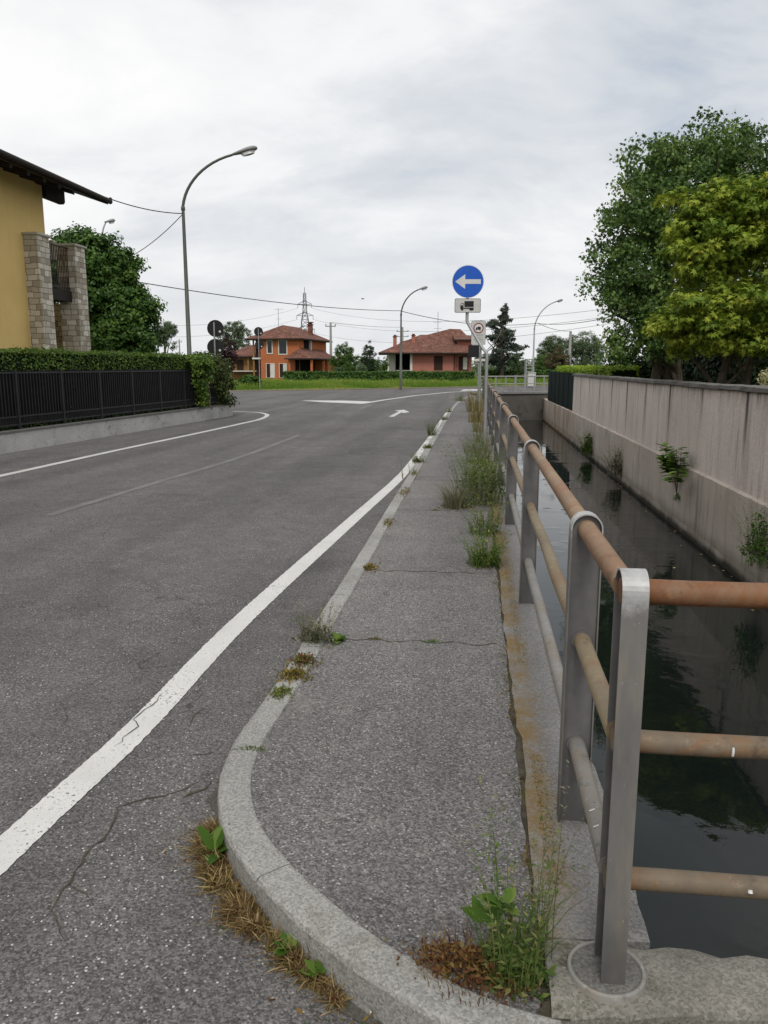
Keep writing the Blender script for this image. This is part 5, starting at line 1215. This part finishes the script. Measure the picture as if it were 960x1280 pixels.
mb = MB(); mb.box(Wd+.1,6.2,0,Wd+1.85,9.2,2.48,0); build('porch_room', mb, M['stucco_orange'], root, True)
# its low wing
mb = MB(); mb.box(-4.2,3.0,0,-.02,9,2.9,0); build('wing_wall', mb, M['stucco_ochre'], root, True)
build('wing_roof', hip(-4.9,2.0,.3,9.6,2.95,1.5,2.2,'x'), RT(), root, True)
mb = MB(); mb.box(-4.3,1.7,1.0,-.02,2.9,1.15,0); build('terrace', mb, M['stone_trim'], root, True)
for x in (-3.4,-.9):
    mb = MB(); mb.box(x,2.94,.9,x+.9,2.995,2.5,0); build('door', mb, M['shutter_brown'], root, True)
mb = MB(); mb.box(-1.7,2.3,1.15,-1.45,2.55,2.85,0); build('column', mb, M['stucco_ochre'], root, True)
# pink house
o = at(484,470,100)
root = thing('pink_house', 'low pink house with broad brown tile roofs and a white porch', 'house', (o.x,o.y,0), YAW)
EZ = 3.3
mb = MB(); mb.box(3.15,0,0,8.5,9,EZ,0); mb.box(8.5,.55,0,10.6,9,EZ,0); mb.box(.0,3.2,0,3.15,9,EZ,0); build('wall', mb, M['stucco_pink'], root, True)
mb = MB(); mb.box(.1,1.6,0,1.05,3.19,EZ-.02,0); build('porch_wall', mb, M['stucco_white'], root, True)
mb = MB(); mb.box(2.85,-.06,0,3.14,.25,EZ-.02,0); build('column', mb, M['stucco_white'], root, True)
mb = MB(); mb.box(0,.0,0,.22,.25,EZ-.02,0); build('column', mb, M['stucco_white'], root, True)
mb = MB(); mb.box(1.06,3.1,0,3.14,3.19,EZ-.02,0); build('porch_shade_panel', mb, M['opening_shade'], root, True)  # near-black sheet across the back wall stands for the porch's shade
mb = MB(); 
for i in range(9): mb.box(1.1+i*.2,.1,.35,1.13+i*.2,.14,1.15,0)
mb.box(1.1,.08,1.15,2.84,.16,1.2,0); build('porch_railing', mb, M['stucco_white'], root, True)
rf = build('lower_roof', hip(-1.1,-1.1,11.4,10,EZ+.05,2.35,5.4,'x'), RT(), root, True)
mb = MB(); e = [(1.7,2.7,4.75),(11.0,2.7,4.75),(11.0,9.5,4.75),(1.7,9.5,4.75)]; r = [(8.2,5.6,6.5),(9.6,5.6,6.45)]
vs = e+r+[(x,y,z-.16) for x,y,z in e]
mb.add(vs, [(0,1,5,4),(1,2,5),(2,3,4,5),(3,0,4)], 0); mb.add(vs, [(6,7,1,0),(7,8,2,1),(8,9,3,2),(9,6,0,3),(9,8,7,6)], 1)
ur = build('upper_roof', mb, RT(), root, True)
mb = MB(); mb.box(2.6,3.5,3.3,10.2,8.9,4.6,0); build('upper_wall', mb, M['stucco_pink'], root, True)
mb = MB(); mb.box(8.9,1.5,3.6,10.7,3.4,5.05,0); dm = build('dormer', mb, M['stucco_pink'], root, True)
mb = MB(); mb.add([(8.4,.9,5.0),(11.2,.9,5.0),(11.2,3.6,5.55),(8.4,3.6,5.75),(8.4,.9,4.86),(11.2,.9,4.86),(11.2,3.6,5.4),(8.4,3.6,5.4)], [(0,1,2,3)], 0); mb.add([(8.4,.9,5.0),(11.2,.9,5.0),(11.2,3.6,5.55),(8.4,3.6,5.75),(8.4,.9,4.86),(11.2,.9,4.86),(11.2,3.6,5.4),(8.4,3.6,5.4)], [(4,5,1,0),(5,6,2,1),(7,4,0,3),(7,6,5,4)], 1); build('dormer_roof', mb, RT(), dm, True)
for x, y, z0, z1 in ((.75,1.4,3.8,5.3),(3.1,1.9,4.2,5.45)):
    mb = MB(); mb.box(x,y,z0,x+.45,y+.45,z1,0); mb.box(x-.07,y-.07,z1,x+.52,y+.52,z1+.1,1); mb.box(x+.05,y+.05,z1+.1,x+.4,y+.4,z1+.28,1); build('chimney', mb, [M['stucco_pink'], M['roof_tiles']], rf, True)
win(root,'window',5.95,1.35,6.8,2.85,pane='shutter_brown',trim='shutter_brown'); win(root,'window',9.1,1.3,10.05,2.8,.55,shutter=.42,trim='shutter_brown',pane='stucco_white')
mb = MB(); mb.tube([(8.35,-.08,.1),(8.35,-.08,3.25)], .06, 8); build('downpipe', mb, M['shutter_brown'], root, True)
mb = MB(); mb.tube([(6.6,5,5.2),(6.6,5,8.6)], .03, 6); mb.tube([(6.0,5,7.3),(7.0,5,7.3)], .02, 5); mb.tube([(6.1,5,6.5),(7.1,5,6.5)], .02, 5); build('aerial', mb, M['steel_lattice'], ur, True)

# ------------------------------------------------------------------ street lamps
def lamp(label, base, z_turn, lean, rise, head, dirv, r0, paint, seed=0):
    root = thing('street_lamp', label, 'street lamp', tuple(base), 0, 'street lamps'); d = Vector(dirv).normalized()
    mb = MB(); b = Vector(base); mb.tube([b+Vector((0,0,-.1)), b+Vector((0,0,1.6)), b+Vector((0,0,1.62)), b+Vector((0,0,z_turn-b.z))], [r0*1.25,r0*1.25,r0,r0*.62], 12); build('pole', mb, M[paint], root)
    t0 = b+Vector((0,0,z_turn-b.z)); pts = []
    for i in range(13):
        t = i/12; ang = t*math.radians(72); R_ = 1/math.sin(math.radians(72))
        k = (1-math.cos(ang))/(1-math.cos(math.radians(72))); pts.append(t0+d*lean*(k*.82+.18*t)+Vector((0,0,rise*math.sin(ang)/math.sin(math.radians(72)))))
    mb = MB(); mb.tube([t0-Vector((0,0,.15))]+pts, [r0*.64]+[r0*.62-.012*i/12 for i in range(13)], 10); build('arm', mb, M[paint], root)
    mb = MB(); mb.lathe((t0.x,t0.y,t0.z-.12),[(r0*.62,-.02),(r0*.85,0),(r0*.85,.1),(r0*.62,.12)],12); build('collar', mb, M[paint], root)
    e = pts[-1]; ax = (d*math.cos(.25)+Vector((0,0,1))*math.sin(.25)); ax.normalize(); sd_ = ax.cross(Vector((0,0,1))).normalized(); up = sd_.cross(ax)
    mb = MB(); gl = MB(); k = 12; rings = []; n = 14
    for i in range(k+1):
        t = i/k; c = e - ax*.12 + ax*head*t; w = .055+.125*math.sin(min(1,t*1.12)**1.3*PI*.62)*(1 if t < .85 else 1-((t-.85)/.15)**2*.75); hh = w*.62
        rings.append([c+sd_*w*math.cos(2*PI*j/n)+up*(hh*math.sin(2*PI*j/n)*(1 if math.sin(2*PI*j/n) > 0 else .55)) for j in range(n)])
    vs = [v for r in rings for v in r]; fs = [(i*n+j,i*n+(j+1)%n,(i+1)*n+(j+1)%n,(i+1)*n+j) for i in range(k) for j in range(n)]
    mb.add(vs, fs, 0, True); mb.add(rings[0], [tuple(range(n))[::-1]], 0); mb.add(rings[-1], [tuple(range(n))], 0); hd = build('head', mb, M['lamp_shell'], root)
    c = e - ax*.12+ax*head*.66-up*.035; g = []
    gl.add([c+ax*head*.26*math.cos(2*PI*j/16)+sd_*.15*math.sin(2*PI*j/16)-up*(.02) for j in range(16)]+[c+ax*head*.2*math.cos(2*PI*j/16)+sd_*.11*math.sin(2*PI*j/16)-up*.10 for j in range(16)], [(j,(j+1)%16,16+(j+1)%16,16+j) for j in range(16)]+[tuple(range(16,32))[::-1]], 0, True)
    build('lamp_bowl', gl, M['lamp_glass'], hd); return root
b = at(238,470,28.5); b.z = .05; tz = at(229,258,28.5).z
lamp('tallest street lamp with a curved arm behind the roadside hedge', b, tz, 1.75, 1.66, 1.0, CRIGHT, .085, 'lamp_pole_paint')
b = at(501,486,57.5); b.z = 0
lamp('slim street lamp on the grass verge left of the pink house', b, at(501,392,57.5).z, 1.25, 1.65, .75, CRIGHT, .085, 'lamp_pole_paint')
b = at(666,470,70); b.z = 0
lamp('pale street lamp beyond the bridge right of the cedar', b, at(671,410,70).z, 1.75, 2.2, .75, CRIGHT, .085, 'lamp_pole_light')
b = at(136,470,45); b.z = 0
lamp('street lamp whose head just shows above the laurel tree', b, at(138,318,45).z, .42, 1.75, .62, CRIGHT+CFWD*1.0, .08, 'lamp_pole_light')
# ------------------------------------------------------------------ road signs
def disc(mb, c, r, nrm, t, mi, n=40):
    c = Vector(c); nrm = Vector(nrm).normalized(); sx = Vector((0,0,1)).cross(nrm).normalized()
    mb.plate([(r*math.cos(2*PI*i/n), r*math.sin(2*PI*i/n)) for i in range(n)], c, sx, Vector((0,0,1)), nrm, t, mi)
CB = -CFWD                                            # towards the viewer
face = (CB + CRIGHT*.0).normalized(); fx = Vector((0,0,1)).cross(face).normalized(); up = Vector((0,0,1))
c0 = at(585,352,15.6); pb_ = at(606,556,15.3); pb_.z = .11
root = thing('road_sign', 'blue round road sign with a white left arrow on a bent post', 'road sign', tuple(pb_))
mb = MB(); hA = at(604,442,15.5).z; hB = at(590,405,15.5).z
p0 = Vector((pb_.x,pb_.y,.0)); pt = Vector((c0.x,c0.y,0))+CFWD*.05; ptl = Vector((pb_.x,pb_.y,0))
pts = [p0, Vector((pb_.x,pb_.y,hA-.12)), Vector((pb_.x,pb_.y,hA)), ptl.lerp(pt,.25)+up*(hA+.12), ptl.lerp(pt,.8)+up*(hB-.08), pt+up*(hB+.06), pt+up*(hB+.2), pt+up*(c0.z+.22)]
mb.tube(pts, .031, 14); build('post', mb, M['galvanised'], root)
mb = MB(); R0 = .305
disc(mb, c0, R0, face, .004, 1); disc(mb, c0+face*.0042, R0*.965, face, .002, 0)
sb = build('sign_disc', mb, [M['sign_blue'], M['sign_white']], root)
mb = MB(); ar = [(-.245,0),(-.055,.135),(-.055,.042),(.245,.042),(.245,-.042),(-.055,-.042),(-.055,-.135)]
mb.plate([(x,z) for x,z in ar], c0+face*.0065, fx, up, face, .002, 0); build('arrow', mb, M['sign_white'], sb)
if fx.dot(CRIGHT) < 0: raise RuntimeError('sign axis')
cp_ = at(584.6,382,15.6)
mb = MB(); rr_ = lambda w,h,r: [(sx*(w-r)+r*math.cos(a), sz*(h-r)+r*math.sin(a)) for sx,sz,a0 in ((1,1,0),(-1,1,PI/2),(-1,-1,PI),(1,-1,1.5*PI)) for a in (a0,a0+PI/4,a0+PI/2)]
mb.plate(rr_(.25,.132,.025), cp_, fx, up, face, .004, 1); mb.plate(rr_(.241,.123,.02), cp_+face*.0042, fx, up, face, .002, 0)
pn = build('sign_plate', mb, [M['sign_panel'], M['sign_black']], root)
def lorry(mb, o, s, mi=0, m2=None):
    o = Vector(o)+face*.0065; P = lambda pts: [(x*s,z*s) for x,z in pts]
    mb.plate(P([(-.07,-.045),(.125,-.045),(.125,.075),(-.07,.075)]), o, fx, up, face, .002, mi)
    mb.plate(P([(-.155,-.085),(-.155,-.02),(-.135,.035),(-.088,.035),(-.088,-.085)]), o, fx, up, face, .002, mi)
    mb.plate(P([(-.087,-.082),(.125,-.082),(.125,-.058),(-.087,-.058)]), o+face*.0005, fx, up, face, .002, mi)
    for x in (-.115,.06,.098): disc(mb, o+fx*x*s-up*.092*s+face*.001, .026*s, face, .0025, mi, 16)
    if m2 is not None: mb.plate(P([(-.143,-.012),(-.127,.024),(-.102,.024),(-.102,-.012)]), o+face*.0022, fx, up, face, .001, m2)
mb = MB(); lorry(mb, cp_+up*.015, .92, 0, 1); build('lorry_symbol', mb, [M['sign_black'], M['sign_panel']], pn)
mb = MB()
for z in (c0.z-.1, c0.z+.1, cp_.z): mb.obox((pt.x,pt.y,0), fx, face, .05, .038, z-.02, z+.02)
build('clamp', mb, M['galvanised'], root)
# no-lorries sign behind
c1_ = at(598,416,23); b1 = at(599.5,500,23.2); b1.z = .1
root = thing('road_sign', 'white rectangular no lorries sign behind the blue arrow sign', 'road sign', tuple(b1))
mb = MB(); mb.tube([b1-up*.1, Vector((b1.x,b1.y,c1_.z+.36))], .03, 12); build('post', mb, M['galvanised'], root)
mb = MB(); mb.plate(rr_(.205,.335,.03), c1_, fx, up, face, .004, 0); mb.plate(rr_(.198,.328,.025), c1_+face*.0042, fx, up, face, .001, 1); pn = build('sign_plate', mb, [M['sign_back'], M['sign_panel']], root)
mb = MB(); q_ = c1_+up*.13+face*.0055; disc(mb, q_, .145, face, .002, 0); disc(mb, q_+face*.0022, .115, face, .001, 1); build('ban_ring', mb, [M['sign_red'], M['sign_white']], pn)
mb = MB(); lorry(mb, q_, .5, 0); build('lorry_symbol', mb, M['sign_black'], pn)
mb = MB()
for z, w in ((-.075,.13),(-.15,.11),(-.2,.14),(-.25,.09)): mb.plate([(-w,z),(w,z),(w,z+.022),(-w,z+.022)], c1_+face*.0055, fx, up, face, .001, 0)
build('small_print', mb, M['pole_concrete'], pn)
# further sign seen from behind
c2 = at(588,440,40); b2 = at(597.5,490,40); b2.z = .1
root = thing('road_sign', 'dark sign back beside a thin post under the no lorries sign', 'road sign', tuple(b2))
mb = MB(); mb.tube([b2-up*.1, Vector((b2.x,b2.y,at(597,432,40).z))], .032, 10); build('post', mb, M['galvanised'], root)
mb = MB(); mb.plate(rr_(.27,.30,.03), at(592,439,39.9), fx, up, face, .01, 0); build('sign_plate', mb, M['sign_back'], root)
mb = MB(); mb.plate(rr_(.36,.055,.01), at(601.5,450,39.9), fx, up, face, .02, 0); build('name_plate', mb, M['stucco_white'], root)
# signs seen from behind on the left
def back_sign(label, px, D, discs, R_, pxb=0):
    b = at(px+pxb,487,D); b.z = 0
    root = thing('road_sign', label, 'road sign', tuple(b)); topz = max(at(x,y,D).z for x,y in discs)
    mb = MB(); mb.tube([b-up*.1, Vector((b.x,b.y,topz+.22))], .03, 10); build('post', mb, M['galvanised'], root)
    for x, y in discs:
        c = at(x,y,D)+CFWD*.04; mb = MB(); disc(mb, c, R_, -CFWD, .004, 0)
        # white disc painted in as light through a bracket hole
        disc(mb, c+fx*R_*.52-up*R_*.36-CFWD*.0045, R_*.14, -CFWD, .002, 1, 14); disc(mb, c+CFWD*.004, R_*.985, CFWD, .003, 2); build('sign_disc', mb, [M['sign_back'], M['stucco_white'], M['sign_blue']], root)
back_sign('two black round sign backs one above the other near the fence corner', 270.5, 29.5, [(269,410.5),(269,434)], .305)
back_sign('small black sign backs on a thin grey pole on the far verge', 324, 57, [(323,414.5),(324,431)], .32, 1)
# ------------------------------------------------------------------ poles, pylon, cabinet, wires
def pole(label, px, D, ytop, r, arms, name='utility_pole', mat='pole_concrete'):
    b = at(px,470,D); b.z = 0; t = at(px,ytop,D)
    root = thing(name, label, 'utility pole', tuple(b)); mb = MB(); mb.tube([b-up*.2, Vector((b.x,b.y,t.z))], [r*1.3,r*.8], 10); build('pole', mb, M[mat], root)
    for z, w in arms:
        mb = MB(); c = Vector((b.x,b.y,t.z-z)); mb.tube([c-CRIGHT*w, c+CRIGHT*w], r*.35, 6)
        for s in (-1,0,1): mb.tube([c+CRIGHT*w*s*.9, c+CRIGHT*w*s*.9+up*.3], r*.35, 6)
        build('crossarm', mb, M['steel_lattice'], root)
    return Vector((b.x,b.y,t.z))
tpA = pole('utility pole with a crossarm just right of the orange house', 414, 108, 403, .17, [(.5,.7)])
tpB = pole('pale concrete pole in front of the far trees right of the bridge', 711, 92, 414, .17, [])
tpC = pole('faint utility pole behind the left chimney of the pink house', 503, 160, 409, .2, [(.8,1.2),(1.8,1.2)])
tpD = pole('thin far pole between the laurel tree and the tall lamp', 226, 150, 424, .14, [(.5,.5)])
def pylon(px, D, ytop, ybase):
    b = at(px,470,D); b.z = 0; ht = at(px,ytop,D).z
    root = thing('pylon', 'lattice power pylon behind the roof of the orange house', 'pylon', tuple(b)); mb = MB(); w0 = ht*.085; lev = 12
    def hw(z): return w0*(1-z/ht)**1.0*.9+.35 if z < ht*.62 else .35+ (w0*.38*.9)*max(0,(1-z/ht)/.38)*.6
    cor = [(-1,-1),(1,-1),(1,1),(-1,1)]
    P = lambda z, c: b+CRIGHT*c[0]*hw(z)+CFWD*c[1]*hw(z)+up*z
    zs = [ht*.93*(1-(1-i/lev)**1.25) for i in range(lev+1)]; r = .11
    for z0, z1 in zip(zs, zs[1:]):
        for k in range(4):
            a, c = cor[k], cor[(k+1)%4]; mb.tube([P(z0,a),P(z1,a)], r, 4); mb.tube([P(z0,a),P(z1,c)], r*.6, 4); mb.tube([P(z0,c),P(z1,a)], r*.6, 4); mb.tube([P(z1,a),P(z1,c)], r*.6, 4)
    mb.tube([b+up*ht*.93,b+up*ht], .12, 4); build('tower', mb, M['steel_lattice'], root)
    tips = []
    for f, w in ((.80,.085),(.665,.10),(.50,.115)):
        mb = MB(); z = ht*f
        for s in (-1,1):
            e = b+CRIGHT*s*ht*w+up*z; tips.append(e-up*1.6)
            for c in (-1,1): mb.tube([b+CFWD*c*hw(z)+up*(z+1.4),e], .09, 4); mb.tube([b+CFWD*c*hw(z)+up*(z-.2),e], .09, 4)
            mb.tube([e,e-up*1.6], .1, 4)
        build('crossarm', mb, M['steel_lattice'], root)
    return tips
tips = pylon(382.5, 330, 359, 470)
b = at(661,470,66); b.z = 0; root = thing('lattice_mast', 'pale short lattice mast at the foot of the lamp beyond the bridge', 'mast', tuple(b)); mb = MB(); z1 = at(661,449,66).z
for sx, sy in ((-1,-1),(1,-1),(1,1),(-1,1)): mb.tube([b+CRIGHT*sx*.3+CFWD*sy*.3,b+CRIGHT*sx*.28+CFWD*sy*.28+up*z1], .05, 6)
for k in range(9):
    z = z1*(k+1)/9
    for s in (-1,1): mb.tube([b+CRIGHT*-.3+CFWD*s*.3+up*z,b+CRIGHT*.3+CFWD*s*.3+up*z], .03, 5); mb.tube([b+CRIGHT*s*.3-CFWD*.3+up*z,b+CRIGHT*s*.3+CFWD*.3+up*z], .03, 5)
build('frame', mb, M['lamp_pole_light'], root)
b = at(664.5,470,64); b.z = .1; mb = MB(); mb.box(-.3,-.2,0,.3,.2,1.05,0,.02); mb.box(-.33,-.23,1.05,.33,.23,1.1,0)
o = build('cabinet', mb, M['sign_panel'], None); o.location = b; o.rotation_euler = (0,0,YAW); tag(o, 'small pale utility cabinet behind the bridge railing', 'cabinet')
def wire(label, a, b, sag, r, mat='cable_black'):
    a = Vector(a); b = Vector(b); pts = [a.lerp(b,i/24)-up*sag*4*(i/24)*(1-i/24) for i in range(25)]
    mb = MB(); mb.tube(pts, r, 5); tag(build('overhead_cable', mb, M[mat], None, False, tuple(a)), label, 'cable', 'overhead cables')
LT = at(229,267,28.5)
wire('black cable from the yellow house gutter to the tallest lamp', (Ee-.6,ev.y-1.5,ze+.35), LT, .22, .016)
wire('short black cable dropping from the tallest lamp into the laurel', LT, at(168,318,31), .10, .014)
CL = at(500,388.5,57.5)
wire('long thin cable from the laurel to the lamp on the verge', at(140,347,33), CL, .30, .020)
CR_ = at(672,404,70)
wire('cable from the lamp on the verge to the lamp beyond the bridge', CL, CR_, .5, .022)
wire('cable from the lamp beyond the bridge to the concrete pole', CR_, tpB, .2, .022)
wire('cable from the lamp beyond the bridge into the tall maple', CR_, at(760,397,40), .2, .018)
for i, (y0, y1, lab) in enumerate([(398,386,'topmost faint power line running right from the pylon'),(404,396,'middle faint power line running right from the pylon'),(411,404,'lowest faint power line running right from the pylon')]):
    wire(lab, tips[2*i+1], at(790,y1-4,150), 4.0, .04, 'steel_lattice')
for i, lab in enumerate(('topmost faint power line running left from the pylon','middle faint power line running left from the pylon')):
    wire(lab, tips[2*i], at(60,398+14*i,200), 4.0, .04, 'steel_lattice')
wire('line from the crossarm pole to the faint far pole', tpA, tpC, .2, .03, 'steel_lattice')
# a bird in the sky
q_ = at(453.5,373.5,70); mb = MB()
mb.tube([q_-CRIGHT*.16, q_, q_+CRIGHT*.14], [.012,.05,.015], 8)
for s in (-1,1): mb.add([q_+CFWD*.03, q_-CFWD*.05, q_-CFWD*s*.0+up*.16+CFWD*s*.2, q_+up*.14+CFWD*s*.12], [(0,1,2,3)], 0)
tag(build('bird', mb, M['bird_grey'], None, False, tuple(q_)), 'tiny dark bird flying above the pole right of the orange house', 'bird')
